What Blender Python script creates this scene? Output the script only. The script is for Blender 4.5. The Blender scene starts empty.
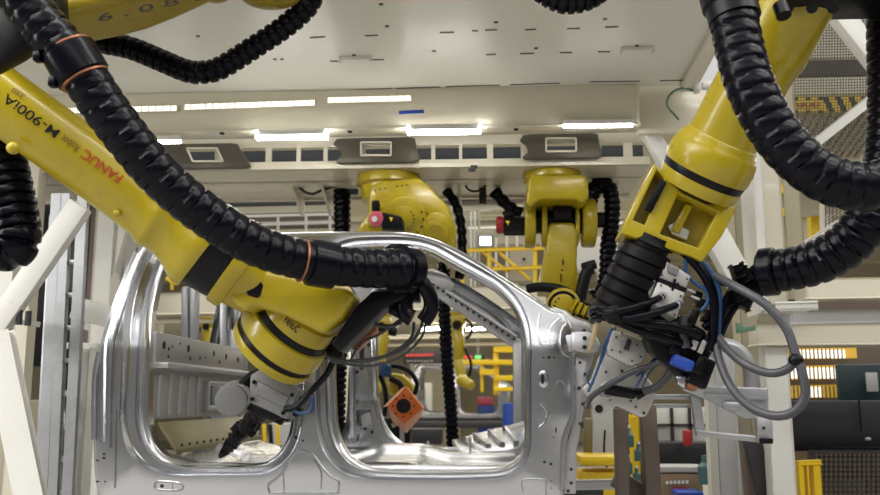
import bpy, bmesh, math, random
from mathutils import Vector, Matrix
from math import sin, cos, pi, radians
random.seed(7)
scene = bpy.context.scene
COL = scene.collection
V = Vector
# ------------------------------------------------------------------ camera
F = 900.0
CAM = V((0, 0, 1.5))
ROT = Matrix.Rotation(radians(3.2), 3, 'Z') @ Matrix.Rotation(radians(90 + 9.6), 3, 'X')
def ray(px, py):
    return ROT @ V(((px - 440) / F, (247.5 - py) / F, -1.0))
def A(px, py, Y):
    d = ray(px, py)
    return CAM + d * (Y / d.y)
def AZ(px, py, z):
    d = ray(px, py)
    return CAM + d * ((z - CAM.z) / d.z)
def PX(n, Y):            # n pixels at depth Y in metres
    return n * Y / F
# ------------------------------------------------------------------ materials
M = {}
def mat(name, col, rough=.5, metal=0.0, noise=0.0, nscale=8.0, bump=0.0, bscale=60.0, spec=.5, emit=None, es=1.0,
        coat=0.0, rvar=0.0, dirt=None, dscale=3.0, damt=.5):
    m = bpy.data.materials.new(name); m.use_nodes = True
    nt = m.node_tree; b = nt.nodes['Principled BSDF']
    b.inputs['Base Color'].default_value = (*col, 1)
    b.inputs['Roughness'].default_value = rough
    b.inputs['Metallic'].default_value = metal
    b.inputs['Specular IOR Level'].default_value = spec
    b.inputs['Coat Weight'].default_value = coat
    tc = nt.nodes.new('ShaderNodeTexCoord')
    last = None
    if noise:
        n = nt.nodes.new('ShaderNodeTexNoise'); n.inputs['Scale'].default_value = nscale; n.inputs['Detail'].default_value = 5
        nt.links.new(tc.outputs['Object'], n.inputs['Vector'])
        mx = nt.nodes.new('ShaderNodeMix'); mx.data_type = 'RGBA'
        mx.inputs['A'].default_value = (*[max(0, c * (1 - noise)) for c in col], 1)
        mx.inputs['B'].default_value = (*[min(1, c * (1 + noise)) for c in col], 1)
        nt.links.new(n.outputs['Fac'], mx.inputs['Factor']); last = mx.outputs['Result']
    if dirt:
        n2 = nt.nodes.new('ShaderNodeTexNoise'); n2.inputs['Scale'].default_value = dscale; n2.inputs['Detail'].default_value = 8
        n2.inputs['Roughness'].default_value = .7
        nt.links.new(tc.outputs['Object'], n2.inputs['Vector'])
        rp = nt.nodes.new('ShaderNodeValToRGB'); rp.color_ramp.elements[0].position = .55; rp.color_ramp.elements[1].position = .75
        rp.color_ramp.elements[1].color = (damt, damt, damt, 1)
        nt.links.new(n2.outputs['Fac'], rp.inputs['Fac'])
        mx2 = nt.nodes.new('ShaderNodeMix'); mx2.data_type = 'RGBA'
        mx2.inputs['A'].default_value = (*col, 1); mx2.inputs['B'].default_value = (*dirt, 1)
        if last: nt.links.new(last, mx2.inputs['A'])
        nt.links.new(rp.outputs['Color'], mx2.inputs['Factor']); last = mx2.outputs['Result']
    if last: nt.links.new(last, b.inputs['Base Color'])
    if rvar:
        n3 = nt.nodes.new('ShaderNodeTexNoise'); n3.inputs['Scale'].default_value = 5; n3.inputs['Detail'].default_value = 6
        nt.links.new(tc.outputs['Object'], n3.inputs['Vector'])
        mr = nt.nodes.new('ShaderNodeMapRange'); mr.inputs['To Min'].default_value = max(.03, rough - rvar); mr.inputs['To Max'].default_value = min(1, rough + rvar)
        nt.links.new(n3.outputs['Fac'], mr.inputs['Value']); nt.links.new(mr.outputs['Result'], b.inputs['Roughness'])
    if bump:
        n4 = nt.nodes.new('ShaderNodeTexNoise'); n4.inputs['Scale'].default_value = bscale; n4.inputs['Detail'].default_value = 3
        nt.links.new(tc.outputs['Object'], n4.inputs['Vector'])
        bp = nt.nodes.new('ShaderNodeBump'); bp.inputs['Strength'].default_value = bump; bp.inputs['Distance'].default_value = .01
        nt.links.new(n4.outputs['Fac'], bp.inputs['Height']); nt.links.new(bp.outputs['Normal'], b.inputs['Normal'])
    if emit:
        b.inputs['Emission Color'].default_value = (*emit, 1); b.inputs['Emission Strength'].default_value = es
    M[name] = m
    return m
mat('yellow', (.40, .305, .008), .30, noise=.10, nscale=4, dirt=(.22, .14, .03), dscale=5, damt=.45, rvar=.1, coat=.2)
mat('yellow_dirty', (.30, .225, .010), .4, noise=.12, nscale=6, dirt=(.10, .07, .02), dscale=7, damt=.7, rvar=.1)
mat('safety_yellow', (.85, .58, .01), .4, noise=.05)
mat('rubber', (.0022, .0022, .0055), .25, noise=.2, rvar=.05, spec=.16)
mat('black', (.004, .004, .006), .36, noise=.2, rvar=.1, spec=.22)
mat('bellows_black', (.004, .003, .004), .5, spec=.18)
mat('aluminium', (.63, .64, .67), .22, metal=1.0, noise=.06, nscale=7, rvar=.06, bump=.010, bscale=7)
mat('aluminium_dull', (.50, .50, .51), .42, metal=.9, noise=.10, nscale=6, rvar=.1, bump=.02, bscale=10)
mat('galvanised', (.42, .43, .45), .40, metal=.8, noise=.15, nscale=25, rvar=.1)
mat('cream', (.68, .64, .52), .33, noise=.03, nscale=2, dirt=(.5, .45, .34), dscale=3, damt=.25, coat=.15)
mat('deck', (.74, .74, .67), .34, noise=.03, nscale=1.5, dirt=(.62, .52, .32), dscale=1.1, damt=.35)
mat('white_paint', (.74, .73, .69), .38, noise=.03, nscale=3, dirt=(.42, .40, .36), dscale=6, damt=.25)
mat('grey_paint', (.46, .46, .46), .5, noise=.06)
mat('hall_front', (.17, .165, .155), .6, noise=.3, nscale=.6)
mat('dark_steel', (.055, .055, .06), .45, metal=.5, noise=.2)
mat('olive_plate', (.085, .075, .055), .42, metal=.3, noise=.2, nscale=5)
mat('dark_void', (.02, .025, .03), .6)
mat('hole_black', (.006, .006, .007), .8)
mat('grey_cast', (.20, .20, .205), .5, metal=.3, noise=.12, nscale=12)
mat('light_plate', (.50, .49, .47), .42, metal=.35, noise=.08, nscale=10, dirt=(.18, .16, .14), dscale=12, damt=.6)
mat('orange', (.75, .17, .03), .42, noise=.06)
mat('orange_side', (.72, .33, .20), .45, noise=.06)
mat('copper', (.33, .13, .07), .4, metal=.5, noise=.2, nscale=20)
mat('blue', (.015, .07, .42), .4)
mat('blue_cable', (.01, .055, .16), .4)
mat('grey_cable', (.055, .055, .065), .36, noise=.2, nscale=40)
mat('red', (.42, .02, .03), .4)
mat('pink', (.62, .10, .16), .4)
mat('green', (.10, .22, .14), .5)
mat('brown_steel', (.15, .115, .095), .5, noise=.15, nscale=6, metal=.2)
mat('concrete', (.30, .29, .27), .5, noise=.12, nscale=3)
mat('hall_wall', (.46, .41, .27), .6, noise=.05)
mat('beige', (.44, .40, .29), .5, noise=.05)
mat('lamp', (1, 1, 1), .5, emit=(1, .98, .94), es=22)
mat('lamp_soft', (1, 1, 1), .5, emit=(1, .93, .78), es=.9)  # glow for the beam reflections and the window strips
mat('screen', (.8, .9, .9), .3, emit=(.75, .92, .95), es=1.3)
mat('red_led', (.6, .05, .04), .4, emit=(1, .12, .08), es=.3)
mat('green_led', (.1, .5, .1), .4, emit=(.2, 1, .25), es=.7)
mat('amber_panel', (.55, .35, .05), .4, noise=.4, nscale=3, emit=(.6, .36, .04), es=.35)
mat('cabinet_dark', (.018, .020, .026), .4, noise=.1)
mat('teal_dark', (.012, .035, .040), .5)
mat('mesh_brown', (.26, .18, .11), .6, noise=.1)
mat('text_black', (.02, .018, .015), .8, spec=.1)
mat('text_red', (.42, .035, .02), .5)
mat('text_olive', (.16, .10, .01), .5)
mat('tan', (.48, .36, .20), .6)
mat('pipe_white', (.78, .78, .74), .4)
mat('olive_shelf', (.20, .175, .09), .45, metal=.6, noise=.25, nscale=3)
mat('teal_bottle', (.06, .15, .16), .3)
# ------------------------------------------------------------------ mesh builder
LOC = {}
def basis(d, up=None):
    d = d.normalized()
    u = up if up is not None else V((0, 0, 1))
    if abs(d.dot(u.normalized())) > .98: u = V((0, 1, 0)) if abs(d.y) < .9 else V((1, 0, 0))
    s = d.cross(u).normalized(); t = s.cross(d).normalized()
    return d, s, t
def smooth_path(pts, step=.03):
    pts = [V(p) for p in pts]
    if len(pts) == 2: P = [pts[0] * 2 - pts[1]] + pts + [pts[1] * 2 - pts[0]]
    else: P = [pts[0] * 2 - pts[1]] + pts + [pts[-1] * 2 - pts[-2]]
    fine = []
    for i in range(1, len(P) - 2):
        for k in range(24):
            t = k / 24
            a, b, c, d = P[i - 1], P[i], P[i + 1], P[i + 2]
            fine.append(.5 * ((2 * b) + (-a + c) * t + (2 * a - 5 * b + 4 * c - d) * t * t + (-a + 3 * b - 3 * c + d) * t ** 3))
    fine.append(pts[-1])
    out = [fine[0]]; acc = 0
    for a, b in zip(fine, fine[1:]):
        L = (b - a).length
        if L < 1e-9: continue
        while acc + L >= step:
            t = (step - acc) / L
            a = a + (b - a) * t; out.append(a); L = (b - a).length; acc = 0
        acc += L
    if (out[-1] - fine[-1]).length > step * .4 or len(out) < 2: out.append(fine[-1])
    return out
class MB:
    def __init__(s): s.bm = bmesh.new(); s.mi = 0
    def _add(s, t, bev=0.0, seg=2, ang=35):
        if bev > 0:
            es = [e for e in t.edges if len(e.link_faces) == 2 and e.calc_face_angle(0) > radians(ang)]
            if es: bmesh.ops.bevel(t, geom=es, offset=bev, segments=seg, profile=.5, affect='EDGES', clamp_overlap=True)
        for f in t.faces: f.material_index = s.mi
        me = bpy.data.meshes.new('t'); t.to_mesh(me); t.free()
        s.bm.from_mesh(me); bpy.data.meshes.remove(me)
        return s
    def box(s, c, size, R=None, bev=0.0):
        t = bmesh.new(); bmesh.ops.create_cube(t, size=1)
        m = Matrix.Diagonal((*size, 1))
        if R is not None: m = R.to_4x4() @ m
        t.transform(Matrix.Translation(c) @ m)
        return s._add(t, bev)
    def beam(s, p0, p1, w, h, up=None, bev=0.0):
        p0, p1 = V(p0), V(p1)
        d, a, b = basis(p1 - p0, up)
        R = Matrix((a, d, b)).transposed()
        return s.box((p0 + p1) / 2, (w, (p1 - p0).length, h), R, bev)
    def lathe(s, p0, p1, prof, n=32, cap=True, absolute=False):
        p0, p1 = V(p0), V(p1); L = (p1 - p0).length
        d, a, b = basis(p1 - p0)
        t = bmesh.new(); rings = []
        for (u, r) in prof:
            c = p0 + d * (u if absolute else u * L)
            rings.append([t.verts.new(c + a * (r * cos(2 * pi * k / n)) + b * (r * sin(2 * pi * k / n))) for k in range(n)])
        for r0, r1 in zip(rings, rings[1:]):
            for k in range(n): t.faces.new((r0[k], r0[(k + 1) % n], r1[(k + 1) % n], r1[k]))
        if cap:
            t.faces.new(rings[0][::-1]); t.faces.new(rings[-1])
        bmesh.ops.recalc_face_normals(t, faces=t.faces[:])
        return s._add(t)
    def cyl(s, p0, p1, r0, r1=None, n=24, bev=0.0):
        r1 = r0 if r1 is None else r1
        L = (V(p1) - V(p0)).length
        if bev > 0 and L > 2.2 * bev:
            return s.lathe(p0, p1, [(0, r0 - bev), (bev * .3 / L, r0 - bev * .3), (bev / L, r0), (1 - bev / L, r1), (1 - bev * .3 / L, r1 - bev * .3), (1, r1 - bev)], n)
        return s.lathe(p0, p1, [(0, r0), (1, r1)], n)
    def tube(s, pts, r, n=12, step=.03, prof=None, smooth=True):
        P = smooth_path(pts, step) if smooth else [V(p) for p in pts]
        t = bmesh.new(); rings = []
        d = (P[1] - P[0]).normalized(); _, a, b = basis(d)
        for i, p in enumerate(P):
            dn = (P[min(i + 1, len(P) - 1)] - P[max(i - 1, 0)]).normalized()
            q = d.rotation_difference(dn); a = q @ a; b = q @ b; d = dn
            f = i / max(1, len(P) - 1)
            rr = r(f) if callable(r) else r
            if prof: rr *= prof[i % len(prof)]
            rings.append([t.verts.new(p + a * (rr * cos(2 * pi * k / n)) + b * (rr * sin(2 * pi * k / n))) for k in range(n)])
        for r0, r1 in zip(rings, rings[1:]):
            for k in range(n): t.faces.new((r0[k], r0[(k + 1) % n], r1[(k + 1) % n], r1[k]))
        t.faces.new(rings[0][::-1]); t.faces.new(rings[-1])
        bmesh.ops.recalc_face_normals(t, faces=t.faces[:])
        return s._add(t)
    def hose(s, pts, r, pitch=.05, n=24, depth=.88):
        # corrugated conduit: overlapping ribs, four rings to a rib, with staggered slots between ribs
        P = smooth_path(pts, pitch / 8)
        t = bmesh.new(); rings = []
        d = (P[1] - P[0]).normalized(); _, a, b = basis(d)
        prof = [depth, .98, .997, 1.0, 1.003, 1.0, .99, depth]
        for i, p in enumerate(P):
            dn = (P[min(i + 1, len(P) - 1)] - P[max(i - 1, 0)]).normalized()
            q = d.rotation_difference(dn); a = q @ a; b = q @ b; d = dn
            f = i / max(1, len(P) - 1)
            rr = (r(f) if callable(r) else r) * prof[i % 8]
            ring = []
            for k in range(n):
                th = 2 * pi * k / n
                sl = .90 if (k % 8 == (0 if (i // 8) % 2 else 4) and i % 8 in (0, 1, 7)) else 1
                ring.append(t.verts.new(p + a * (rr * sl * cos(th)) + b * (rr * sl * sin(th))))
            rings.append(ring)
        for r0, r1 in zip(rings, rings[1:]):
            for k in range(n): t.faces.new((r0[k], r0[(k + 1) % n], r1[(k + 1) % n], r1[k]))
        t.faces.new(rings[0][::-1]); t.faces.new(rings[-1])
        bmesh.ops.recalc_face_normals(t, faces=t.faces[:])
        return s._add(t)
    def prism(s, poly, vec, bev=0.0, holes=(), seg=2):
        t = bmesh.new(); vec = V(vec)
        loops = [poly] + list(holes); ed = []
        vs_all = []
        for lp in loops:
            vs = [t.verts.new(V(p)) for p in lp]; vs_all.append(vs)
            ed += [t.edges.new((vs[i], vs[(i + 1) % len(vs)])) for i in range(len(vs))]
        if holes:
            bmesh.ops.triangle_fill(t, use_beauty=True, use_dissolve=False, edges=ed)
        else:
            t.faces.new(vs_all[0])
        r = bmesh.ops.extrude_face_region(t, geom=t.faces[:])
        bmesh.ops.translate(t, verts=[g for g in r['geom'] if isinstance(g, bmesh.types.BMVert)], vec=vec)
        # restore the back faces
        for vs in []: pass
        bmesh.ops.recalc_face_normals(t, faces=t.faces[:])
        return s._add(t, bev, seg)
    def sphere(s, c, r, sc=(1, 1, 1), n=20):
        t = bmesh.new(); bmesh.ops.create_uvsphere(t, u_segments=n, v_segments=n // 2, radius=r)
        t.transform(Matrix.Translation(c) @ Matrix.Diagonal((*sc, 1)))
        return s._add(t)
    def quad(s, a, b, c, d):
        t = bmesh.new(); t.faces.new([t.verts.new(V(p)) for p in (a, b, c, d)])
        return s._add(t)
    def build(s, name, material, parent=None, ang=38):
        me = bpy.data.meshes.new(name); s.bm.to_mesh(me); s.bm.free()
        ms = material if isinstance(material, (list, tuple)) else [material]
        for m in ms: me.materials.append(M[m] if isinstance(m, str) else m)
        for p in me.polygons: p.use_smooth = True
        me.set_sharp_from_angle(angle=radians(ang))
        o = bpy.data.objects.new(name, me); COL.objects.link(o)
        if parent is not None:
            base = LOC[parent.name]
            me.transform(Matrix.Translation(-base))
            o.parent = parent; LOC[o.name] = base
        else:
            LOC[o.name] = V((0, 0, 0))
        return o
def tag(o, label=None, cat=None, group=None, kind=None):
    if label: o['label'] = label
    if cat: o['category'] = cat
    if group: o['group'] = group
    if kind: o['kind'] = kind
    return o
def thing(name, loc, label, cat, group=None):
    o = bpy.data.objects.new(name, None); COL.objects.link(o); o.location = loc
    o.empty_display_size = .1
    LOC[o.name] = V(loc)
    return tag(o, label, cat, group)
def recenter(o):
    # put the origin of a one-mesh thing at the bottom middle of its own mesh
    me = o.data; xs = [v.co for v in me.vertices]
    c = V(((min(v.x for v in xs) + max(v.x for v in xs)) / 2, (min(v.y for v in xs) + max(v.y for v in xs)) / 2, min(v.z for v in xs)))
    me.transform(Matrix.Translation(-c)); o.location = c; LOC[o.name] = c
    return o
def single(mb, name, material, label, cat, group=None, ang=38):
    return tag(recenter(mb.build(name, material, None, ang)), label, cat, group)
def setting(mb, name, material):
    return tag(mb.build(name, material), kind='structure')
def text_mesh(name, body, material, parent, fn, size=1.0, bold=0.0):
    # lettering: text laid out flat, then every vertex mapped by fn(u, v) on to the surface it is printed on
    cu = bpy.data.curves.new('lettering', 'FONT'); cu.body = body; cu.size = size; cu.offset = bold; cu.align_x = 'LEFT'
    tmp = bpy.data.objects.new('lettering', cu); COL.objects.link(tmp)
    dg = bpy.context.evaluated_depsgraph_get()
    me = bpy.data.meshes.new_from_object(tmp.evaluated_get(dg))
    bpy.data.objects.remove(tmp); bpy.data.curves.remove(cu)
    b = bmesh.new(); b.from_mesh(me); bpy.data.meshes.remove(me)
    bmesh.ops.triangulate(b, faces=b.faces[:])
    w = max(v.co.x for v in b.verts)
    for v in b.verts: v.co = fn(v.co.x / w, v.co.y)
    m = MB(); m.bm.free(); m.bm = b
    return m.build(name, material, parent)
# ================================================================== truck cab body shell
YN, YF = 4.6, 6.6
def cr_closed(pts, k=8):
    n = len(pts); out = []
    for i in range(n):
        a, b, c, d = (V(pts[(i + j) % n]) for j in (-1, 0, 1, 2))
        for q in range(k):
            t = q / k
            out.append(.5 * ((2 * b) + (-a + c) * t + (2 * a - 5 * b + 4 * c - d) * t * t + (-a + 3 * b - 3 * c + d) * t ** 3))
    return out
def ring_offsets(pts, prof, sign):
    # pts: (px, py, width); prof: (fraction of the width, depth m); sign +1 grows outward
    n = len(pts)
    area = sum(pts[i].x * pts[(i + 1) % n].y - pts[(i + 1) % n].x * pts[i].y for i in range(n))
    o = 1 if area > 0 else -1
    nor = []
    for i in range(n):
        t = pts[(i + 1) % n] - pts[i - 1]; t.z = 0
        nv = V((t.y, -t.x, 0)) * o
        nor.append(nv.normalized() if nv.length > 1e-6 else V((0, 0, 0)))
    for _ in range(2):
        nor = [(nor[i - 1] + nor[i] * 2 + nor[(i + 1) % n]).normalized() for i in range(n)]
    return [[(pts[i].x + nor[i].x * pts[i].z * f * sign, pts[i].y + nor[i].y * pts[i].z * f * sign, d) for i in range(n)] for f, d in prof]
OUT = [(97, 510, 7), (93, 492, 7), (90, 470, 7), (89, 440, 7), (89, 415, 7), (89, 395, 7), (91, 370, 7), (95, 348, 7), (104, 318, 8), (115, 291, 8), (126, 263, 8), (136, 245, 8), (148, 236, 8), (168, 231, 6.5), (210, 230, 6.5), (265, 230, 6.5), (330, 229, 6.5), (385, 229, 6.5), (405, 230, 6.5), (423, 233, 6.5), (441, 239, 6.5), (461, 248.5, 6.5), (481, 260, 6.5), (501, 272.5, 6.5), (521, 285.5, 6.5), (540, 298, 6.5), (553, 306.5, 6.5), (562, 310, 4), (570, 318, 4), (575, 330, 4), (577, 350, 4), (577, 380, 4), (577, 400, 4), (576, 418, 4), (570, 436, 4), (567, 455, 4), (566, 475, 4), (566, 495, 4), (566, 510, 4), (540, 511, 4), (480, 511, 4), (400, 511, 4), (300, 511, 4), (200, 511, 4), (130, 511, 4)]
REAR = [(144, 396, 24), (144, 416, 25), (146.5, 432, 25), (151, 445, 23), (159, 454, 19), (170, 460, 15), (184, 463.5, 12), (205, 464, 11), (235, 464, 11), (255, 463.5, 11), (268, 460, 12), (279, 450, 13), (285.5, 436, 14), (288.5, 421, 14), (290, 400, 14), (292, 360, 14), (296, 320, 14), (299, 290, 13), (300, 270, 12), (297, 258, 10), (288, 252, 10), (260, 250.5, 10), (220, 250, 10), (190, 250, 10), (176, 251, 14), (165, 257, 18), (158, 272, 20), (152, 291, 22), (147.5, 315, 23), (146, 345, 24), (145, 370, 24)]
FRONT = [(333, 400, 18), (334.5, 424, 18), (340, 444, 18), (351, 459, 16), (364, 466.5, 12), (382, 469.5, 10), (420, 470.5, 10), (460, 470.5, 10), (494, 469, 10), (508, 465.5, 10), (519, 457, 9), (524, 446, 7), (525.5, 430, 6), (525.5, 400, 6), (525.5, 370, 6), (525, 348, 7), (522.5, 330, 8), (517, 315, 9), (508, 301.5, 10), (494, 288.5, 10.5), (475, 277.5, 11), (452, 265, 11), (430, 253, 11), (412, 248.5, 11), (390, 247.5, 11), (365, 248, 11), (349, 250, 11), (340, 256, 12), (336.5, 270, 13), (335, 300, 14), (333, 340, 16), (332, 370, 17)]
SHIELD = [(269, 491), (269, 484), (277, 478), (286, 468), (290, 458), (298, 451.5), (306, 451.5), (314, 456), (321, 466), (330, 476), (338, 481), (338, 491), (332, 493), (276, 493)]
def side_panel(far, parent):
    def W(px, py, d):
        h = max(0.0, 352 - py); lean = .30 * PX(h * h / (h + 22), YN)      # the glasshouse leans inwards
        p = A(px, py, YN + lean)
        y = YN + lean + d
        return V((p.x, (YN + YF - y) if far else y, p.z))
    t = bmesh.new()
    out = cr_closed(OUT, 6); rear = cr_closed(REAR, 6); front = cr_closed(FRONT, 6)
    R_out = ring_offsets(out, [(1, 0), (.8, .002), (.5, .012), (.22, .034), (.06, .07), (0, .12)], -1)
    opening = [(1, 0), (.93, .010), (.84, .034), (.78, .040), (.5, .043), (.44, .036), (.37, .027), (.31, .027), (.25, .036), (.2, .05), (.05, .056), (0, .062), (0, .13)]
    R_re = ring_offsets(rear, opening, 1); R_fr = ring_offsets(front, opening, 1)
    edges = []; first = []
    for R in (R_out, R_re, R_fr):
        prev = None
        for j, ring in enumerate(R):
            vs = [t.verts.new(W(*q)) for q in ring]
            if prev:
                n = len(vs)
                for k in range(n): t.faces.new((prev[k], prev[(k + 1) % n], vs[(k + 1) % n], vs[k]))
            else: first.append(vs)
            prev = vs
    for vs in first:
        for k in range(len(vs)):
            e = t.edges.get((vs[k], vs[(k + 1) % len(vs)])); edges.append(e)
    bmesh.ops.triangle_fill(t, use_beauty=True, use_dissolve=False, edges=edges)
    bmesh.ops.recalc_face_normals(t, faces=t.faces[:])
    mb = MB(); mb._add(t)
    sg = 1 if not far else -1
    def ridge(pts, w, h, closed=False, top=.45):
        # raised pressing that follows a line on the face (w px wide, h m proud)
        P = [V((*p, 0)) for p in pts]
        if closed: P = cr_closed([(p.x, p.y, 0) for p in P], 5)
        else:
            P = smooth_path(P, 4.0)
        n = len(P); r = bmesh.new(); rows = []
        for i in range(n):
            a = P[(i - 1) % n] if closed or i else P[i]; b = P[(i + 1) % n] if closed or i < n - 1 else P[i]
            d = (b - a); d = d.normalized() if d.length else V((0, 1, 0)); s = V((d.y, -d.x, 0))
            rows.append([r.verts.new(W(P[i].x + s.x * w * f, P[i].y + s.y * w * f, dd)) for f, dd in ((.5, .003), (.5 * top, -1.4 * h), (-.5 * top, -1.4 * h), (-.5, .003))])
        for i in range(n if closed else n - 1):
            for k in range(3): r.faces.new((rows[i][k], rows[i][k + 1], rows[(i + 1) % n][k + 1], rows[(i + 1) % n][k]))
        bmesh.ops.recalc_face_normals(r, faces=r.faces[:])
        mb._add(r)
    # quarter-pillar pressings
    ridge([(137, 252), (127, 275), (117, 300), (108, 328), (104, 345), (103, 380), (102.5, 442)], 7, .010)
    ridge([(144, 254), (133, 280), (124, 305), (117, 330), (113, 348), (111, 390), (110, 448)], 3.5, .009)
    ridge([(99, 352), (95, 375), (94, 405), (94, 440)], 6, .012)
    # quarter corner: step line down to the sill
    ridge([(116, 410), (115.5, 450), (115, 488)], 2.2, .006)
    # B-pillar shield pressing
    ridge(SHIELD, 3.0, .007, closed=True)
    ridge([(284, 491), (284, 470), (291, 456)], 2.2, .005); ridge([(321, 489), (321, 472), (313, 459)], 2.2, .006)
    # hinge pillar pressings
    ridge([(540, 313), (538, 328), (540, 342), (546, 346), (549, 340), (549, 330), (555, 322), (562, 317)], 2.4, .006)
    ridge([(566, 324), (561, 330), (560, 345), (564, 354), (571, 357)], 2.4, .007)
    ridge([(573, 357), (573, 395), (573, 414), (567, 430), (563, 447), (562, 492)], 4.0, .012)
    ridge([(523, 492), (523, 480), (545, 479.5)], 2.0, .005); ridge([(546, 480), (546, 495)], 2, .005)
    ridge([(555, 388), (557, 382), (562, 381), (565, 385), (565, 391)], 1.6, .004)
    ridge([(541, 402), (548, 412), (546, 422), (540, 428)], 5, .006)
    # sill slot surround
    ridge([(157, 482), (163, 481.6), (178, 483), (183, 486), (181, 490), (170, 490.5), (158, 489.5), (154.5, 486)], 2.6, .006, closed=True)
    ridge([(172.5, 482), (172.5, 490)], 1.2, .004)
    mb.mi = 1
    def hole(px, py, rx, ry=None):
        ry = ry or rx
        mb.prism([W(px + rx * cos(a * pi / 7), py + ry * sin(a * pi / 7), -.0015) for a in range(14)], V((0, .0012 * sg, 0)))
    for h in [(104, 454, 1.6, 1.1), (104, 458, 1.6, 1.1), (97.5, 460.5, 1.8, .7), (97.5, 481.5, 1.8, .9), (105, 481.5, .8), (162, 486, 2, 1.8),
              (296, 437.5, 1.7), (549, 357.3, 1.5), (543.5, 357.5, .9), (554, 357.3, .9), (544.5, 462, 1.4), (551, 464, 1.4), (556, 430, .7, 3.2), (553.5, 437, 1, .5),
              (551, 481, .7), (551, 488, .7), (303, 440.5, 1)]:
        hole(*h)
    # door aperture flange holes on the recess
    mb.mi = 0
    pan = mb.build('side_panel', ['aluminium', 'hole_black'], parent, 30)
    if not far:
        k = MB()
        k.prism([W(543.5 + 5.5 * cos(a), 379 + (9 if True else 0) * sin(a), -.012) for a in [i * pi / 10 for i in range(20)]], V((0, .02, 0)), bev=.006)
        st = k.build('striker_plate', 'aluminium', pan)
        k = MB(); k.prism([W(542.5 + 2.0 * cos(a), 379 + 5.2 * sin(a), -.0135) for a in [i * pi / 10 for i in range(20)]], V((0, .004, 0)))
        k.build('lock_slot', 'hole_black', pan)
        # hinge bracket at the cowl
        k = MB()
        k.prism([W(*q, -.03) for q in [(571, 333), (576, 331.5), (588, 332), (596, 337), (600, 345), (597, 353), (586, 353.5), (577, 352), (571, 350)]], V((0, .03, 0)), bev=.008)
        k.prism([W(*q, -.012) for q in [(566, 335), (578, 335), (578, 350), (569, 352)]], V((0, .016, 0)), bev=.005)
        k.mi = 1
        for (x, y) in ((584, 338.5), (584, 347.5)):
            k.cyl(W(x, y, -.034), W(x, y, -.028), .011, n=16)
        k.build('hinge_bracket', ['aluminium_dull', 'hole_black'], pan)
        # cowl end and torn flange behind the hinge pillar
        k = MB()
        k.prism([W(*q, .05) for q in [(552, 305), (566, 309), (577, 318), (590, 322), (594, 331), (577, 334), (560, 318)]], V((0, .05, 0)), bev=.006)
        k.prism([W(*q, .05) for q in [(575, 352), (588, 354), (596, 352), (590, 372), (587, 400), (583, 418), (580, 440), (577, 452), (577, 495), (564, 495), (566, 450), (576, 416)]], V((0, .04, 0)), bev=.005)
        k.mi = 1
        for (x, y, r) in [(581, 362, .008), (586, 374, .008), (580, 388, .010), (584, 404, .009), (581, 424, .008), (572, 470, .008), (572, 484, .008), (569, 492, .008), (585, 330, .010)]:
            k.cyl(W(x, y, .044), W(x, y, .05), r, n=12)
        k.build('cowl_bracket', ['aluminium_dull', 'dark_steel'], pan)
    return pan
cab = thing('truck_cab_shell', A(330, 511, 5.6), 'bare aluminium four-door truck cab shell with open doorways between the two large robots', 'car body')
near = side_panel(False, cab)
farp = side_panel(True, cab)
# --- floor pan, pressed: height field
xl, xr = A(146, 470, YN).x, A(520, 470, YN).x
zf = A(400, 455, 6.2).z
def floor_h(x, y):
    z = zf
    z += .055 * math.exp(-((y - 5.6) / .22) ** 4) * (1 if x > xl + .5 else .6)           # tunnel
    u = (x - xl) / (xr - xl)
    for c, w, h in ((.44, .02, .02), (.64, .12, .05)):
        z += h * math.exp(-((u - c) / w) ** 4)
    z += .008 * max(0, min(1, 3 * sin(y * 26))) * (1 if .25 < u < .8 and abs(y - 5.6) > .3 else 0)
    if u < .22: z += .10 * max(0, 1 - u / .16) ** .5 if u < .16 else 0
    return z
t = bmesh.new(); NX, NY = 130, 44; g = []
for i in range(NX + 1):
    g.append([])
    for j in range(NY + 1):
        x = xl + (xr - xl) * i / NX; y = YN + .14 + (YF - YN - .28) * j / NY
        g[-1].append(t.verts.new((x, y, floor_h(x, y))))
for i in range(NX):
    for j in range(NY): t.faces.new((g[i][j], g[i + 1][j], g[i + 1][j + 1], g[i][j + 1]))
mb = MB(); mb._add(t)
mb.box(((xl + xr) / 2, YN + .12, zf - .02), (xr - xl, .07, .12), bev=.02)
mb.box(((xl + xr) / 2, YF - .12, zf - .02), (xr - xl, .07, .12), bev=.02)
fp = mb.build('floor_pan', 'aluminium', cab, 50)
# seat cross-member and studs on the floor
for (px, py) in [(375, 452), (388, 449), (405, 451), (428, 446), (470, 442)]:
    mb = MB(); p = A(px, py, 5.7); mb.cyl((p.x, p.y, zf), (p.x, p.y, p.z + .03), .008)
    mb.build('seat_stud', 'aluminium_dull', fp)
# --- toe board / dash panel at the front
mb = MB()
def toe(u, v):
    x = A(478, 440, 5.9).x + u * (A(527, 440, 5.9).x - A(478, 440, 5.9).x)
    return x
a0 = A(452, 440, 6.3); a1 = A(527, 420, 6.3); b0 = A(462, 453, 5.6); b1 = A(530, 449, 5.6)
mb.prism([a0, a1, b1, b0], V((0, .02, -.03)), bev=.004)
dp = mb.build('dash_panel', 'aluminium', cab)
for f in (.30, .50, .70):
    mb = MB()
    p, q = a0.lerp(a1, f), b0.lerp(b1, f)
    mb.beam(p.lerp(q, .10) + V((0, -.005, .004)), p.lerp(q, .75) + V((.05, -.005, .004)), .022, .016, bev=.007)
    mb.build('pressed_rib', 'aluminium', dp)
mb = MB()
mb.prism([A(510, 425, 6.2), A(523.5, 421, 6.2), A(523.5, 435, 6.2), A(511, 437, 6.2)], V((0, .006, 0)))
mb.build('bright_patch_plate', 'pipe_white', dp)
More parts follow.
